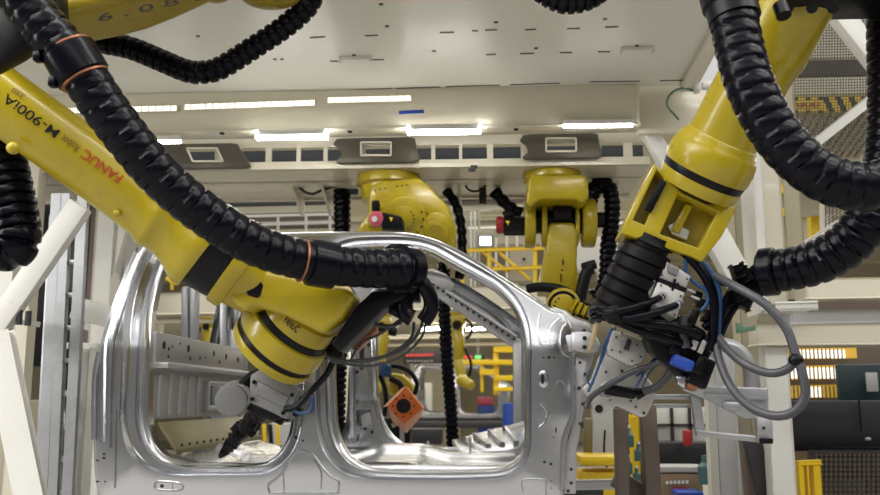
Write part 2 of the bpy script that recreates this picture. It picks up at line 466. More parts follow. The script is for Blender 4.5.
# --- back panel of the cab (plane facing forward, +X)
xb = A(147, 390, YN).x
zt, zm, zl = A(147, 330, YN).z, A(147, 362, YN).z, A(147, 420, YN).z
mb = MB()
y0, y1 = YN + .10, YF - .08
dx = .04
# upper box rail with holes
mb.box((xb - .03, (y0 + y1) / 2, (zt + zm) / 2), (.06, y1 - y0, zt - zm), bev=.012)
mb.box((xb + .02, (y0 + y1) / 2, zm - .012), (.10, y1 - y0, .035), bev=.012)
# lower pressed sheet with a window hole
wy0, wy1 = y0 + (y1 - y0) * .50, y0 + (y1 - y0) * .80
wz0, wz1 = zl + .06, zm - .10
def sheet(ya, yb, za, zb): mb.box((xb - .03, (ya + yb) / 2, (za + zb) / 2), (.02, yb - ya, zb - za))
sheet(y0, wy0, zl, zm); sheet(wy1, y1, zl, zm); sheet(wy0, wy1, zl, wz0); sheet(wy0, wy1, wz1, zm)
for ya, yb, za, zb in ((wy0 - .02, wy0 + .01, wz0 - .02, wz1 + .02), (wy1 - .01, wy1 + .02, wz0 - .02, wz1 + .02)):
    mb.box((xb - .01, (ya + yb) / 2, (za + zb) / 2), (.05, yb - ya, zb - za), bev=.008)
mb.box((xb - .01, (wy0 + wy1) / 2, wz0 - .01), (.06, wy1 - wy0, .03), bev=.008)
mb.box((xb - .01, (wy0 + wy1) / 2, wz1 + .01), (.05, wy1 - wy0, .03), bev=.008)
yy = y0 + .12
while yy < wy0 - .05:
    mb.box((xb - .018, yy, (zl + zm) / 2 - .02), (.024, .035, (zm - zl) * .8), bev=.011); yy += .16
mb.mi = 1
for f, z, r in [(.06, .6, .022), (.10, .5, .010), (.13, .6, .008), (.28, .62, .022), (.40, .35, .010), (.46, .4, .008), (.55, .6, .018), (.70, .55, .020), (.86, .5, .02), (.1, .25, .01), (.3, .28, .012), (.2, .75, .008), (.62, .3, .012)]:
    y = y0 + (y1 - y0) * f; zz = zm + (zt - zm) * z
    mb.cyl((xb - .001, y, zz), (xb + .002, y, zz), r, n=14)
bp = mb.build('back_panel', ['aluminium_dull', 'hole_black'], cab)
# olive rear shelf inside the cab under the back panel
mb = MB()
mb.prism([(xb + .02, y0 + .02, zl - .01), (xb + .02, y1 - .02, zl - .01), (xb + .13, y1 - .02, zl - .15), (xb + .13, y0 + .02, zl - .15)], V((0, 0, -.03)), bev=.008)
mb.mi = 1
for k in range(14):
    y = y0 + .1 + k * (y1 - y0 - .2) / 13
    mb.cyl((xb + .125, y, zl - .135), (xb + .133, y, zl - .133), .008, n=10)
mb.mi = 0
sh = mb.build('rear_shelf', ['olive_shelf', 'hole_black'], cab)
mb = MB()
p = A(175, 450, 5.0)
mb.box(p, (.07, .05, .03), bev=.008); mb.box(p + V((.03, 0, .02)), (.03, .04, .03), bev=.006)
mb.build('black_clip', 'black', sh)
# --- inner pillar of the far side, seen through the front doorway: slotted
def WF(px, py, d=0.0):
    p = A(px, py, YF - .20); return p + V((0, d, 0))
mb = MB()
def slot(cx, cy, w, h): return [WF(cx + sx * w / 2, cy + sy * h / 2) for sx, sy in ((-1, -1), (1, -1), (1, 1), (-1, 1))]
mb.prism([WF(*q) for q in [(354, 318), (373, 318), (374, 360), (376, 400), (381, 420), (390, 436), (400, 447), (338, 447), (348, 440), (353, 420), (354, 380)]], V((0, .05, 0)), bev=.006,
         holes=[slot(364, 418, 15, 17), slot(362, 353, 4.5, 12), slot(362, 367, 3.5, 6), slot(357.5, 402, 1.6, 4), slot(372, 402, 1.6, 4), slot(358, 438, 2, 7)])
mb.beam(WF(352.5, 320, -.03), WF(352.5, 438, -.03), .03, .05, bev=.01); mb.beam(WF(373.5, 320, -.03), WF(376, 400, -.03), .03, .05, bev=.01)
mb.tube([WF(376, 398, -.02), WF(381, 419, -.02), WF(390, 435, -.02), WF(402, 446, -.02)], .022, n=8)
mb.mi = 1
for x, y in [(365, 428.5), (372, 432), (357, 372), (369, 345)]: mb.cyl(WF(x, y, -.003), WF(x, y, .0), .012, n=10)
ip = mb.build('inner_pillar', ['aluminium', 'hole_black'], cab, 30)
mb = MB(); mb.prism([WF(360, 416, .03), WF(369, 412, .03), WF(372, 424, .03), WF(362, 428, .03)], V((0, .02, 0)), bev=.004)
mb.build('latch_plate', 'light_plate', ip)
# far quarter pillar inner channels seen past the back panel
for x0, x1, wd, yt in ((186, 186, .055, 287), (195, 194, .06, 285), (224, 224, .05, 300)):
    mb = MB(); mb.beam(A(x0, yt, 6.42), A(x1, 360 if x0 < 220 else 402, 6.42), wd, .06, bev=.012)
    mb.build('inner_quarter_channel', 'galvanised', cab)
mb = MB(); mb.box(A(236, 368, 6.45), (.16, .02, .55), bev=.004)
mb.build('inner_quarter_panel', 'galvanised', cab)
# far windscreen pillar: inner reinforcement rail with bracket
mb = MB()
mb.beam(A(438, 292, 6.42), A(519, 345, 6.42), .075, .075, up=V((0, 1, 0)), bev=.012)
mb.beam(A(446, 291, 6.36), A(517, 337, 6.36), .02, .05, up=V((0, 1, 0)), bev=.008)
mb.prism([A(*q, 6.38) for q in [(422, 272), (432, 268), (446, 274), (455, 284), (450, 297), (436, 299), (420, 290)]], V((0, .04, 0)), bev=.008)
mb.beam(A(517, 342, 6.42), A(518, 470, 6.42), .06, .08, bev=.012)
mb.mi = 1
for k in range(12):
    f = k / 11; p = A(450 + 64 * f, 297 + 42 * f, 6.33); mb.cyl(p, p + V((0, .02, 0)), .010, n=10)
for k in range(5): p = A(428 + 5 * k, 281 + 3.4 * k, 6.365); mb.cyl(p, p + V((0, .012, 0)), .009, n=10)
mb.build('reinforcement_rail', ['aluminium_dull', 'hole_black'], cab)
# ================================================================== the hall: setting
mb = MB(); mb.box((2, 18, -.1), (50, 50, .2)); setting(mb, 'floor', 'concrete')
mb = MB()
mb.box((2, 34, 6), (60, .3, 12))
setting(mb, 'wall_back', 'hall_wall')
# --- overhead deck (its underside is the ceiling over the robots), slightly panelled
YD = 6.0
zd = A(440, 87.5, YD).z; zb = A(440, 128, YD).z
xL, xR = -5.2, A(690, 83, YD).x
mb = MB()
mb.box(((xL + xR) / 2, (4.1 + YD + .06) / 2, zd + .06), (xR - xL, YD + .06 - 4.1, .12))
mb.mi = 1
for (x0, y0, x1, y1) in [(310, 36, 325, 35), (365, 34, 378, 33.5), (440, 31, 454, 30.5), (472, 29, 478, 29), (485, 28.5, 497, 28), (525, 28, 536, 27.5), (567, 27, 580, 26.5), (605, 25.5, 618, 25),
                         (330, 59.5, 338, 59.5), (372, 58, 384, 58), (486, 53, 496, 52.5), (520, 52, 534, 51.5), (560, 51, 572, 50.8), (598, 50, 610, 50),
                         (230, 91.5, 262, 91), (264, 90.5, 300, 89.5), (305, 89.5, 345, 88.6), (350, 88.2, 392, 87), (396, 86.8, 440, 85.2), (446, 84.8, 500, 83.4), (510, 83, 560, 81.5), (590, 80, 640, 79.5), (660, 79, 685, 78.5)]:
    p, q = AZ(x0, y0 + 1.5, zd), AZ(x1, y1 + 1.5, zd)
    mb.beam(p + V((0, 0, -.001)), q + V((0, 0, -.001)), .012, .006)
for (x, y) in [(381, 4), (387, 26), (434, 51), (275, 59), (282, 59), (354, 55), (496, 22), (605, 19), (536, 48), (637, 45.5), (198, 36)]:
    p = AZ(x, y, zd); mb.cyl(p + V((0, 0, -.004)), p + V((0, 0, .001)), .013, n=10)
setting(mb, 'ceiling', ['deck', 'olive_plate'])
for i, (x, y) in enumerate([(355, 56.5), (637.5, 47)]):
    mb = MB(); p = AZ(x, y, zd)
    mb.box(p + V((0, 0, -.012)), (.20, .02, .024), bev=.003)
    for s in (-1, 1): mb.box(p + V((s * .097, .012, -.02)), (.008, .05, .04))
    single(mb, 'lifting_bracket', 'white_paint', ['small pressed bracket under the deck, left of the two, above the blue tape', 'small pressed bracket under the deck, right of the two, above the last lamp'][i], 'bracket', 'brackets under the deck')
# beam hanging below the edge of the deck
xe = A(640, 110, YD).x
mb = MB()
mb.box(((xL + xe) / 2, YD + .04, (zd + zb) / 2), (xe - xL, .08, zd - zb), bev=.008)
mb.box(((xL + xe) / 2, YD + .07, zb + .0), (xe - xL, .18, .014), bev=.003)
mb.box((xe - .015, YD - .005, (zd + zb) / 2), (.018, .02, zd - zb), bev=.002)
mb.mi = 1
for x in (222, 350, 428, 516): mb.box(A(x, 133.5 - (x - 222) * .014, YD - .03), (.03, .02, .012))
single(mb, 'deck_edge_beam', ['cream', 'hole_black'], 'cream painted beam along the deck edge, with the row of bright lamps at its foot', 'beam')
mb = MB()
mb.prism([A(399, 111, YD), A(424, 109.8, YD), A(424, 113.2, YD), A(399, 114.2, YD)], V((0, -.004, 0)))
single(mb, 'blue_tape_strip', 'blue', 'strip of dark blue tape stuck on the cream beam', 'tape')
# lamps: bright battens at the foot of the beam, glowing strips put in as lamp reflections on its face
for i, (x0, x1, y0) in enumerate([(147, 181, 141), (258, 326, 135.3), (409, 479, 130), (563, 633, 125)]):
    mb = MB()
    p, q = A(x0, y0, YD - .05), A(x1, y0 - (x1 - x0) * .012, YD - .05)
    rt = thing('batten_lamp', (p + q) / 2, ['batten lamp under the cream beam, half hidden by the left robot hose', 'batten lamp under the cream beam, just right of the left robot hose', 'batten lamp under the cream beam, between two dark plates over the cab roof', 'batten lamp under the cream beam, above the centre hanging robot'][i], 'lamp', 'batten lamps under the beam')
    mb.beam(p + V((0, 0, .012)), q + V((0, 0, .012)), .06, .03, bev=.004); mb.build('lamp_housing', 'white_paint', rt)
    mb = MB(); mb.beam(p, q, .05, .034, bev=.012); mb.build('tube', 'lamp', rt)
for i, (x0, x1, y0, y1) in enumerate([(64, 178, 111, 108.5), (184, 316, 107.5, 103), (327, 412, 100.5, 98.5)]):
    mb = MB()
    p, q = A(x0, y0, YD - .012), A(x1, y1, YD - .012)
    rt = thing('led_strip', (p + q) / 2, ['long LED strip on the face of the cream beam, behind the left robot hose', 'long LED strip on the face of the cream beam, middle of the three strips', 'long LED strip on the face of the cream beam, nearest the blue tape'][i], 'lamp', 'LED strips on the beam')
    mb.beam(p, q, .012, .046, bev=.003); mb.build('channel', 'cream', rt)
    n = int((q - p).length / .05); mb = MB(); mb.beam(p + V((.01, -.008, 0)), q + V((-.01, -.008, 0)), .006, .036)
    mb.mi = 1
    for k in range(1, n):
        mb.box(p.lerp(q, k / n) + V((0, -.010, 0)), (.006, .008, .038))
    mb.build('diode_row', ['lamp_soft', 'cream'], rt)
# --- slotted gantry beam behind: face with rectangular openings, underside to the rear
YG = 6.5
gz = lambda py, px=440: A(px, py, YG).z
zt_, zs1, zs0, zb_ = gz(138) + .03, gz(144.5), gz(158.5), gz(167)
x0_, x1_ = -4.9, A(650, 150, YG).x
cells = [(60, 100), (110, 146), (150, 172), (180, 214), (239, 265), (271, 296), (300, 323), (327, 350), (365, 392), (413, 431), (435, 459), (462, 487), (493, 521), (547, 578), (602, 624), (633, 657)]
mb = MB()
mb.box(((x0_ + x1_) / 2, YG + .03, (zt_ + zs1) / 2), (x1_ - x0_, .02, zt_ - zs1), bev=.004)
mb.box(((x0_ + x1_) / 2, YG + .03, (zs0 + zb_) / 2), (x1_ - x0_, .02, zs0 - zb_), bev=.006)
xs = [A(c, 152, YG).x for ab in cells for c in ab]
prev = x0_
for k in range(0, len(xs), 2):
    if xs[k] > prev: mb.box(((prev + xs[k]) / 2, YG + .03, (zs1 + zs0) / 2), (xs[k] - prev, .02, zs1 - zs0 + .01))
    prev = xs[k + 1]
ycat = 7.5
mb.box(((x0_ + x1_) / 2, (YG + ycat) / 2, zb_ + .012), (x1_ - x0_, ycat - YG, .024))
mb.box(((x0_ + x1_) / 2, YG + .40, (zt_ + zb_) / 2), (x1_ - x0_, .02, zt_ - zb_))
mb.box(((x0_ + x1_) / 2, ycat, zb_ + .10), (x1_ - x0_, .05, .24))
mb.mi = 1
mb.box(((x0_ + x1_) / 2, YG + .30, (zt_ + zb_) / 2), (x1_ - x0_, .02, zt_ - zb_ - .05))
for (px, py) in [(474, 167), (472, 170)]: mb.box(A(px, py, YG), (.05, .03, .02))
gb = single(mb, 'slotted_gantry_beam', ['cream', 'dark_void'], 'long cream steel beam with a row of dark rectangular openings, carrying the hanging robots', 'beam')
for i, (x, w, y) in enumerate([(205, 82, 156), (376, 86, 150), (561, 82, 146)]):
    mb = MB(); Y = YG - .04
    h = 12.5
    pts = []
    for sx, sy in [(-.5, -.55), (-.46, -.95), (-.38, -1), (.38, -1), (.45, -.92), (.47, -.1), (.5, .5), (.5, .85), (.44, 1), (-.44, 1), (-.47, .8), (-.40, .45), (-.42, -.1)]:
        pts.append(A(x + sx * w + (w * .06 if i == 0 else 0) * sy, y + sy * h - sx * 1.5, Y))
    hole = [A(x + sx * 15 + sy * (3 if i == 0 else 0), y - 1 + sy * 6.5, Y) for sx, sy in ((-1, -1), (1, -1), (1, 1), (-1, 1))]
    mb.prism(pts, V((0, .035, 0)), bev=.004, holes=[hole])
    mb.mi = 1
    for a, b in zip(hole, hole[1:] + hole[:1]): mb.beam(a + V((0, -.004, 0)), b + V((0, -.004, 0)), .012, .014)
    single(mb, 'robot_mounting_plate', ['olive_plate', 'cream'], ['dark mounting plate with a square window, on the slotted beam beside the left robot hose', 'dark mounting plate with a square window, on the slotted beam above the left hanging robot', 'dark mounting plate with a square window, on the slotted beam above the centre hanging robot'][i], 'plate', 'mounting plates on the slotted beam')
# gusset fins and cable under the beam
for i, (px, py) in enumerate([(290, 183), (320, 182), (457, 178), (617, 176)]):
    mb = MB(); p = A(px, py, 7.0); p.z = zb_
    mb.prism([p, p + V((0, .5, 0)), p + V((0, .5, -.16)), p + V((0, .42, -.16))], V((.02, 0, 0)))
    single(mb, 'gusset_fin', 'cream', ['cream triangular fin under the slotted beam, left of the looped cable', 'cream triangular fin under the slotted beam, right of the looped cable', 'cream triangular fin under the slotted beam, between the two hanging robots', 'cream triangular fin under the slotted beam, right of the centre hanging robot'][i], 'fin', 'fins under the slotted beam')
mb = MB()
mb.tube([A(*q, 7.1) for q in [(296, 184), (300, 188), (305, 192), (313, 194), (322, 190), (333, 187), (345, 185), (358, 184)]], .012, n=8)
single(mb, 'looped_cable', 'dark_steel', 'dark cable looping under the slotted beam left of the hanging robot', 'cable')
mb = MB()
mb.tube([A(*q, 7.1) for q in [(466, 184), (466, 187), (471, 191), (478, 191), (484, 188), (487, 184), (500, 185)]], .009, n=8)
single(mb, 'looped_cable', 'black', 'thin black cable looping under the slotted beam between the two hanging robots', 'cable')
mb = MB()
p = A(482.5, 178, 7.2); mb.cyl(p, p + V((0, 0, -.22)), .03, n=14)
single(mb, 'hanging_sensor', 'dark_steel', 'small grey tube sensor hanging under the slotted beam between the hanging robots', 'sensor')

# ---------------------------------------------------------------- steelwork to the left
def post(name, mate, p0, p1, w, h, label, cat='column', group=None, up=None, bev=.012):
    mb = MB(); mb.beam(p0, p1, w, h, up, bev)
    return single(mb, name, mate, label, cat, group)
def foot(px, py, Y): p = A(px, py, Y); return V((p.x, p.y, 0))
UP = V((0, 1, 0))
def vert_post(name, mate, px, py, Y, w, d, ztop, label, cat='column', group=None, zbot=0.0):
    p = A(px, py, Y); return post(name, mate, (p.x, p.y, zbot), (p.x, p.y, ztop), w, d, label, cat, group, UP)
vert_post('steel_column', 'cream', 32, 230, 6.5, .11, .10, 3.5, 'cream square column at the far left behind the black hose loop', 'column', 'left steelwork')
vert_post('steel_column', 'white_paint', 108, 250, 6.9, .15, .16, 3.5, 'broad cream column behind the cable ladder, beside the cab rear pillar', 'column', 'left steelwork')
vert_post('steel_column', 'brown_steel', 93, 300, 7.4, .10, .1, 3.5, 'slim dark column just behind the broad cream column', 'column', 'left steelwork')  # dark post put in as the dark gap between the columns
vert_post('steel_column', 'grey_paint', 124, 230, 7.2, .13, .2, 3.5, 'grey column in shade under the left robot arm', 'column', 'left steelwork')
post('diagonal_brace', 'white_paint', A(81, 205, 5.4), A(-12, 340, 5.4), .145, .08, 'white diagonal brace rising to the right behind the black hose loop', 'brace', 'left steelwork', UP)
post('diagonal_brace', 'white_paint', A(-2, 335, 5.2), A(33, 505, 5.2), .145, .07, 'white diagonal brace falling to the bottom left corner, in front of the cable ladder', 'brace', 'left steelwork', UP)
post('diagonal_brace', 'white_paint', A(128, 205, 6.9), A(94, 330, 6.9), .10, .12, 'slim white diagonal brace beside the cab rear pillar', 'brace', 'left steelwork', UP)
post('diagonal_brace', 'white_paint', A(112, 330, 6.9), A(70, 425, 6.9), .10, .1, 'thin white diagonal brace low behind the cable ladder', 'brace', 'left steelwork', UP)
vert_post('steel_column', 'white_paint', 80, 430, 6.1, .13, .12, A(80, 350, 6.1).z, 'short white post at the bottom left between the cable ladder and the cab', 'column', 'left steelwork')
vert_post('steel_column', 'white_paint', 3, 330, 5.9, .16, .14, A(3, 270, 5.9).z, 'white stub column on the left edge under the black hose loop', 'column', 'left steelwork', A(3, 320, 5.9).z)
mb = MB()
mb.beam(A(-10, 318, 5.6), A(36, 324, 5.6), .12, .035, bev=.005)
mb.mi = 1
for x in (8, 19, 28): 
    p = A(x, 318 + x * .1, 5.4); mb.cyl(p + V((0, 0, -.03)), p + V((0, 0, .06)), .02, n=8)
single(mb, 'bolted_flange', ['white_paint', 'dark_steel'], 'white flange plate with black bolts on the left edge under the hose loop', 'flange')
post('steel_crossbeam', 'white_paint', A(76, 308, 6.4), A(132, 322, 6.4), .14, .16, 'white crossbeam joining the cream column to the cab side, upper of two', 'beam', 'left steelwork')
post('steel_crossbeam', 'white_paint', A(70, 346, 6.6), A(102, 347, 6.6), .14, .05, 'thin white crossbeam joining the cream column to the cab side, lower of two', 'beam', 'left steelwork')
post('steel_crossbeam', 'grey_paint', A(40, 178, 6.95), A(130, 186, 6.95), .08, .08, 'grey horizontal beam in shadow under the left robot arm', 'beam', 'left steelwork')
# galvanised cable ladder, standing, slightly tipped
lt = thing('cable_ladder', foot(55, 495, 5.8), 'galvanised cable ladder standing behind the white braces left of the cab', 'cable ladder')
Yl = 5.8
for xa, xb_, wd in ((58, 41, .06), (67, 52, .05), (84, 66, .055)):
    mb = MB(); mb.beam(A(xa, 195, Yl), A(xb_, 540, Yl), wd, .05, UP, bev=.006); mb.build('side_rail', 'galvanised', lt)
for k in range(9):
    f = .1 + k * .095; y = 195 + 345 * f
    mb = MB(); mb.beam(A(66 - 12 * f, y, Yl + .02), A(83 - 17 * f, y, Yl + .02), .05, .03, bev=.004); mb.build('rung', 'galvanised', lt)
mb = MB(); mb.beam(A(53, 215, Yl + .03), A(35, 545, Yl + .03), .05, .02, UP, bev=.006); mb.build('web_plate', 'galvanised', lt)
mb = MB(); mb.tube([A(74, 300, Yl + .06), A(68, 380, Yl + .06), A(66, 470, Yl + .06), A(60, 540, Yl + .06)], .012, n=8); mb.build('cable', 'black', lt)
# black box put in as the dark recess, and pale cabinet behind the left steel
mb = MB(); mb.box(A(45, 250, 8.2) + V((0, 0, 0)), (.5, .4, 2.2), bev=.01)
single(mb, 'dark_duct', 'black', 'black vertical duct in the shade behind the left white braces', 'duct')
mb = MB(); p = A(8, 440, 7.6); mb.box((p.x, p.y, .75), (.55, .4, 1.5), bev=.015)
single(mb, 'control_cabinet', 'beige', 'pale control cabinet low on the far left behind the white brace', 'cabinet')
mb = MB()
mb.tube([A(*q, 6.0) for q in [(74, 400), (71, 412), (75, 424), (72, 440), (71, 460), (70, 480), (68, 500)]], .008, n=6)
single(mb, 'hanging_wire', 'tan', 'thin stained wire running down beside the cable ladder', 'wire')
# ================================================================== large robot on the left
def ax_lathe(mb, P0, P1, prof, n=48, pxY=None, cap=True):
    # profile radii in pixels, read at the depth of the point on the axis
    P0, P1 = V(P0), V(P1)
    mb.lathe(P0, P1, [(t, PX(r, (P0.lerp(P1, t)).y)) for t, r in prof], n, cap)
def arc_prof(prof, k=1): return prof
LR = thing('industrial_robot', A(-60, -120, 3.6), 'large yellow robot at the left, its grey tool reaching into the rear doorway', 'robot')
mb = MB()
mb.prism([A(*q, 3.80) for q in [(-90, 84), (-10, 66), (20, 60), (60, 52), (94, 45), (122, 39.5), (148, 32.5), (178, 21), (205, 9), (232, -4), (262, -30), (262, -120), (-90, -120)]], V((0, -.34, 0)), bev=.05, seg=4)
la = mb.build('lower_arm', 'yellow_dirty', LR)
# stencilled figures, slanting on the casting
def on_plane(p0, p1, up, h):
    p0, p1, up = V(p0), V(p1), V(up)
    L = (p1 - p0)
    return lambda u, v: p0 + L * u + up * v + V((0, -.010, 0))
q0, q1 = A(99, 23, 3.46), A(200, 1, 3.46)
text_mesh('stencil_lettering', '6 . 0 8 1', 'text_black', la, on_plane(q0, q1, (A(99, 11, 3.46) - A(101, 20.5, 3.46)) , 1), 1.05, .014)
mb = MB(); mb.sphere(A(270, -6, 3.9), PX(34, 3.9), (1, .8, .42)); mb.sphere(A(215, -6, 3.95), PX(18, 3.9), (1, .8, .5)); mb.build('joint_cover', 'yellow_dirty', LR)
# forearm: tapered tube with collar and flare
E0, E1 = A(-45, 67, 3.55), A(207, 247, 4.0)
mb = MB()
ax_lathe(mb, E0, E1, [(0, 36), (.2, 35), (.45, 34), (.70, 34.5), (.775, 35.5), (.79, 38.5), (.81, 39.5), (.825, 38), (.85, 37), (.89, 39), (.925, 43), (.95, 47), (.965, 48.5), (.985, 49), (1, 48)])
mb.sphere(A(13, 148, 3.55), PX(7, 3.5)); mb.sphere(A(117, 213, 3.75), PX(4, 3.7))
fa = mb.build('forearm', 'yellow', LR)
axd = (E1 - E0).normalized(); toC = (CAM - (E0 + E1) / 2); n1 = (toC - axd * toC.dot(axd)).normalized(); n2 = axd.cross(n1).normalized()
if n2.z > 0: n2 = -n2          # n2 points down the picture
AL = (E1 - E0).length
def on_arm(t0, t1, phi0, rpx, lift=.002):
    # text runs from t0 to t1 along the axis; letters stand with their heads away from the bottom of the arm
    def f(u, v):
        t = t0 + (t1 - t0) * u
        c = E0.lerp(E1, t); r = PX(rpx, c.y) + lift
        ph = phi0 + v / r
        return c + n1 * (r * cos(ph)) + n2 * (r * sin(ph))
    return f
def tpos(px, py):      # axis parameter under a picture point
    d = V((208 + 45, 245 - 67)); p = V((px + 45, py - 67)); return p.dot(d) / d.dot(d)
text_mesh('maker_lettering', 'FANUC', 'text_red', fa, on_arm(tpos(119, 181), tpos(82, 153), -.27, 34.8), .06, .0006)
text_mesh('model_lettering', 'Robot', 'text_olive', fa, on_arm(tpos(79, 149), tpos(62, 138), -.25, 34.6), .05, .0002)
text_mesh('model_lettering', 'M-900iA', 'text_black', fa, on_arm(tpos(59, 136), tpos(7, 101), -.27, 34.8), .06, .0003)
text_mesh('model_lettering', '350', 'text_olive', fa, on_arm(tpos(22, 104), tpos(11, 96), -.55, 35.0), .034, .0003)
# wrist: black collar, flange, housing, banded turning head
W0, W1 = A(208, 245, 4.0), A(245, 271, 4.06)
mb = MB(); ax_lathe(mb, W0, W1, [(-.05, 45), (.1, 46), (.3, 45), (.66, 43), (.70, 40)]); mb.build('wrist_collar', 'black', LR)
mb = MB(); ax_lathe(mb, W0, W1, [(.64, 42), (.68, 46), (.92, 46), (.98, 44), (1.0, 40), (1.5, 36)])
mb.prism([A(*q, 3.93) for q in [(238, 262), (226, 294), (233, 303), (246, 312), (256, 306), (282, 314), (322, 334), (340, 318), (356, 294), (346, 288), (320, 284), (290, 275)]], V((0, .34, 0)), bev=.03, seg=3)
mb.mi = 1
mb.prism([A(*q, 3.925) for q in [(249, 281), (254, 279.5), (261, 282), (263, 285), (260, 296), (257, 298), (248, 295.5), (246, 292)]], V((0, .02, 0)), bev=.004)
wh = mb.build('wrist_housing', ['yellow', 'black'], LR)
H0, H1 = A(330, 281, 4.12), A(270, 353, 4.28)
mb = MB()
ax_lathe(mb, H0, H1, [(.0, 30.6), (.12, 32.4), (.16, 36.0), (.26, 36.0), (.30, 33.3), (.36, 34.2), (.40, 38.7), (.52, 40.5), (.56, 40.1)])
ax_lathe(mb, H0, H1, [(.62, 41.4), (.64, 45.0), (.80, 47.2), (.83, 46.4)]); ax_lathe(mb, H0, H1, [(.895, 46.4), (.91, 46.8), (.985, 45.0), (1.0, 41.4)])
mb.mi = 1
ax_lathe(mb, H0, H1, [(.55, 38.7), (.56, 41.4), (.62, 42.8), (.63, 40.5)]); ax_lathe(mb, H0, H1, [(.82, 44.6), (.90, 44.6)])
hd = mb.build('wrist_head', ['yellow', 'black'], LR)
hx = (H1 - H0).normalized(); hc = CAM - H0.lerp(H1, .45); hn1 = (hc - hx * hc.dot(hx)).normalized(); hn2 = hx.cross(hn1).normalized()
def on_head(t0, rpx, ph0, sgn=1):
    def f(u, v):
        c = H0.lerp(H1, t0) ; r = PX(rpx, c.y) + .003
        ph = ph0 + sgn * u * .42
        return c + hn1 * (r * cos(ph)) + hn2 * (r * sin(ph)) - hx * v
    return f
text_mesh('maker_lettering', 'FANUC', 'text_black', hd, on_head(.47, 40.2, -.25 if hn2.x > 0 else .25, 1 if hn2.x > 0 else -1), .05, .0008)
# black plate and copper block on the far flank of the wrist
mb = MB()
mb.prism([A(*q, 4.0) for q in [(372, 291), (412, 288), (402, 300), (384, 308), (340, 352), (331, 344), (344, 324), (356, 306)]], V((0, .2, 0)), bev=.01)
mb.build('side_plate', 'black', LR)
mb = MB()
mb.prism([A(*q, 4.24) for q in [(352, 349), (358, 338), (374, 320), (377, 330), (366, 342), (356, 352)]], V((0, .08, 0)), bev=.006)
mb.build('copper_block', 'copper', LR)
mb = MB()
mb.cyl(A(326, 345, 4.35), A(350, 330, 4.35), .05, n=18, bev=.008); mb.box(A(333, 352, 4.34), (.10, .08, .07), bev=.01)
mb.build('cable_outlet', 'black', LR)
# dress hose with clamps
def Hpath(): return [A(4, -24, 3.10), A(22, -2, 3.12), A(42, 24, 3.14), A(77, 66, 3.18), A(114, 120, 3.25), A(162, 178, 3.36), A(212, 219, 3.48), A(260, 247, 3.60), A(317, 263, 3.76), A(366, 268, 3.88), A(408, 268, 3.97)]
hp = Hpath()
mb = MB()
mb.hose(hp, lambda f: PX(25.5 - 5 * min(1, f * 1.25), 3.12 + .85 * f), .056, 24, .955)
ho = mb.build('dress_hose', 'rubber', LR, 30)
def clamp(mb, c, d, L, r, n=28):
    d = d.normalized(); mb.lathe(c - d * L / 2, c + d * L / 2, [(0, r * .90), (.05, r * .99), (.14, r * 1.0), (.86, r * 1.0), (.95, r * .99), (1, r * .90)], n)
mb = MB(); dc = A(92, 96, 3.2) - A(62, 46, 3.16); cc = A(76, 64, 3.18)
clamp(mb, cc, dc, .125, PX(29, 3.2))
for s in (-.5, .5):
    p = cc + dc.normalized() * s * .11 + n2 * 0 + V((-.09, -.05, -.04)); mb.box(p, (.03, .04, .04), bev=.008)
cl = mb.build('hose_clamp', 'rubber', ho)
for s in (-.068, .068):
    mb = MB(); c = cc + dc.normalized() * s; mb.lathe(c - dc.normalized() * .004, c + dc.normalized() * .004, [(0, PX(26.2, 3.2)), (.5, PX(26.4, 3.2)), (1, PX(26.2, 3.2))], 28)
    mb.build('orange_ring', 'copper', ho)
mb = MB()
c = A(53, 63, 3.10)
pt = [(0, 1.4), (.9, .3), (.35, .3), (.35, -1), (-.35, -1), (-.35, .3), (-.9, .3)]
fx = (A(56, 62, 3.1) - A(50, 64, 3.1)).normalized(); fy = V((.1, -.15, 1)).normalized()
mb.prism([c + fx * x * .012 + fy * y * .012 for x, y in pt], V((0, .01, 0)))
mb.build('arrow_mark', 'yellow', ho)
mb = MB(); clamp(mb, A(322, 264, 3.77), A(344, 267, 3.8) - A(300, 259, 3.7), .12, PX(24.5, 3.77)); mb.build('hose_clamp', 'rubber', ho)
mb = MB(); c = A(318, 263.5, 3.76); d = (A(344, 267, 3.8) - A(300, 259, 3.7)).normalized(); mb.lathe(c - d * .075, c - d * .067, [(0, PX(22, 3.76)), (1, PX(22, 3.76))], 28); mb.build('orange_ring', 'copper', ho)
mb = MB()
mb.prism([A(*q, 3.96) for q in [(384, 247), (391, 243.5), (410, 243.5), (419, 249), (423, 262), (421, 280), (412, 292), (396, 294), (385, 288), (398, 280), (402, 266), (398, 253)]], V((0, .10, 0)), bev=.008)
mb.lathe(A(402, 268, 3.95), A(412, 268, 4.0), [(0, PX(23, 4)), (1, PX(22, 4))], 28)
mb.build('hose_end_bracket', 'rubber', ho)
mb = MB(); mb.lathe(A(12, -10, 3.13), A(-14, -50, 3.05), [(0, PX(29, 3.1)), (.12, PX(34, 3.1)), (.3, PX(36, 3.1)), (.4, PX(44, 3.1)), (1, PX(48, 3.1))], 32); mb.prism([A(*q, 3.28) for q in [(-20, -20), (58, -20), (60, 16), (34, 40), (14, 54), (-20, 72)]], V((0, .1, 0)), bev=.02); mb.build('hose_socket', 'black', ho)
mb = MB()
mb.tube([A(412, 270, 4.02), A(423, 284, 4.02), A(430, 296, 4.03), A(431, 309, 4.04), A(423, 322, 4.05)], .036, n=14)
mb.tube([A(405, 290, 4.05), A(405, 312, 4.05), A(412, 318, 4.05)], .040, n=14)
mb.box(A(399, 296, 4.1), (.20, .1, .06), bev=.01); mb.cyl(A(378, 297, 4.1), A(410, 298, 4.1), .032, n=14)
mb.cyl(A(392, 308, 4.08), A(404, 314, 4.06), .03, n=14)
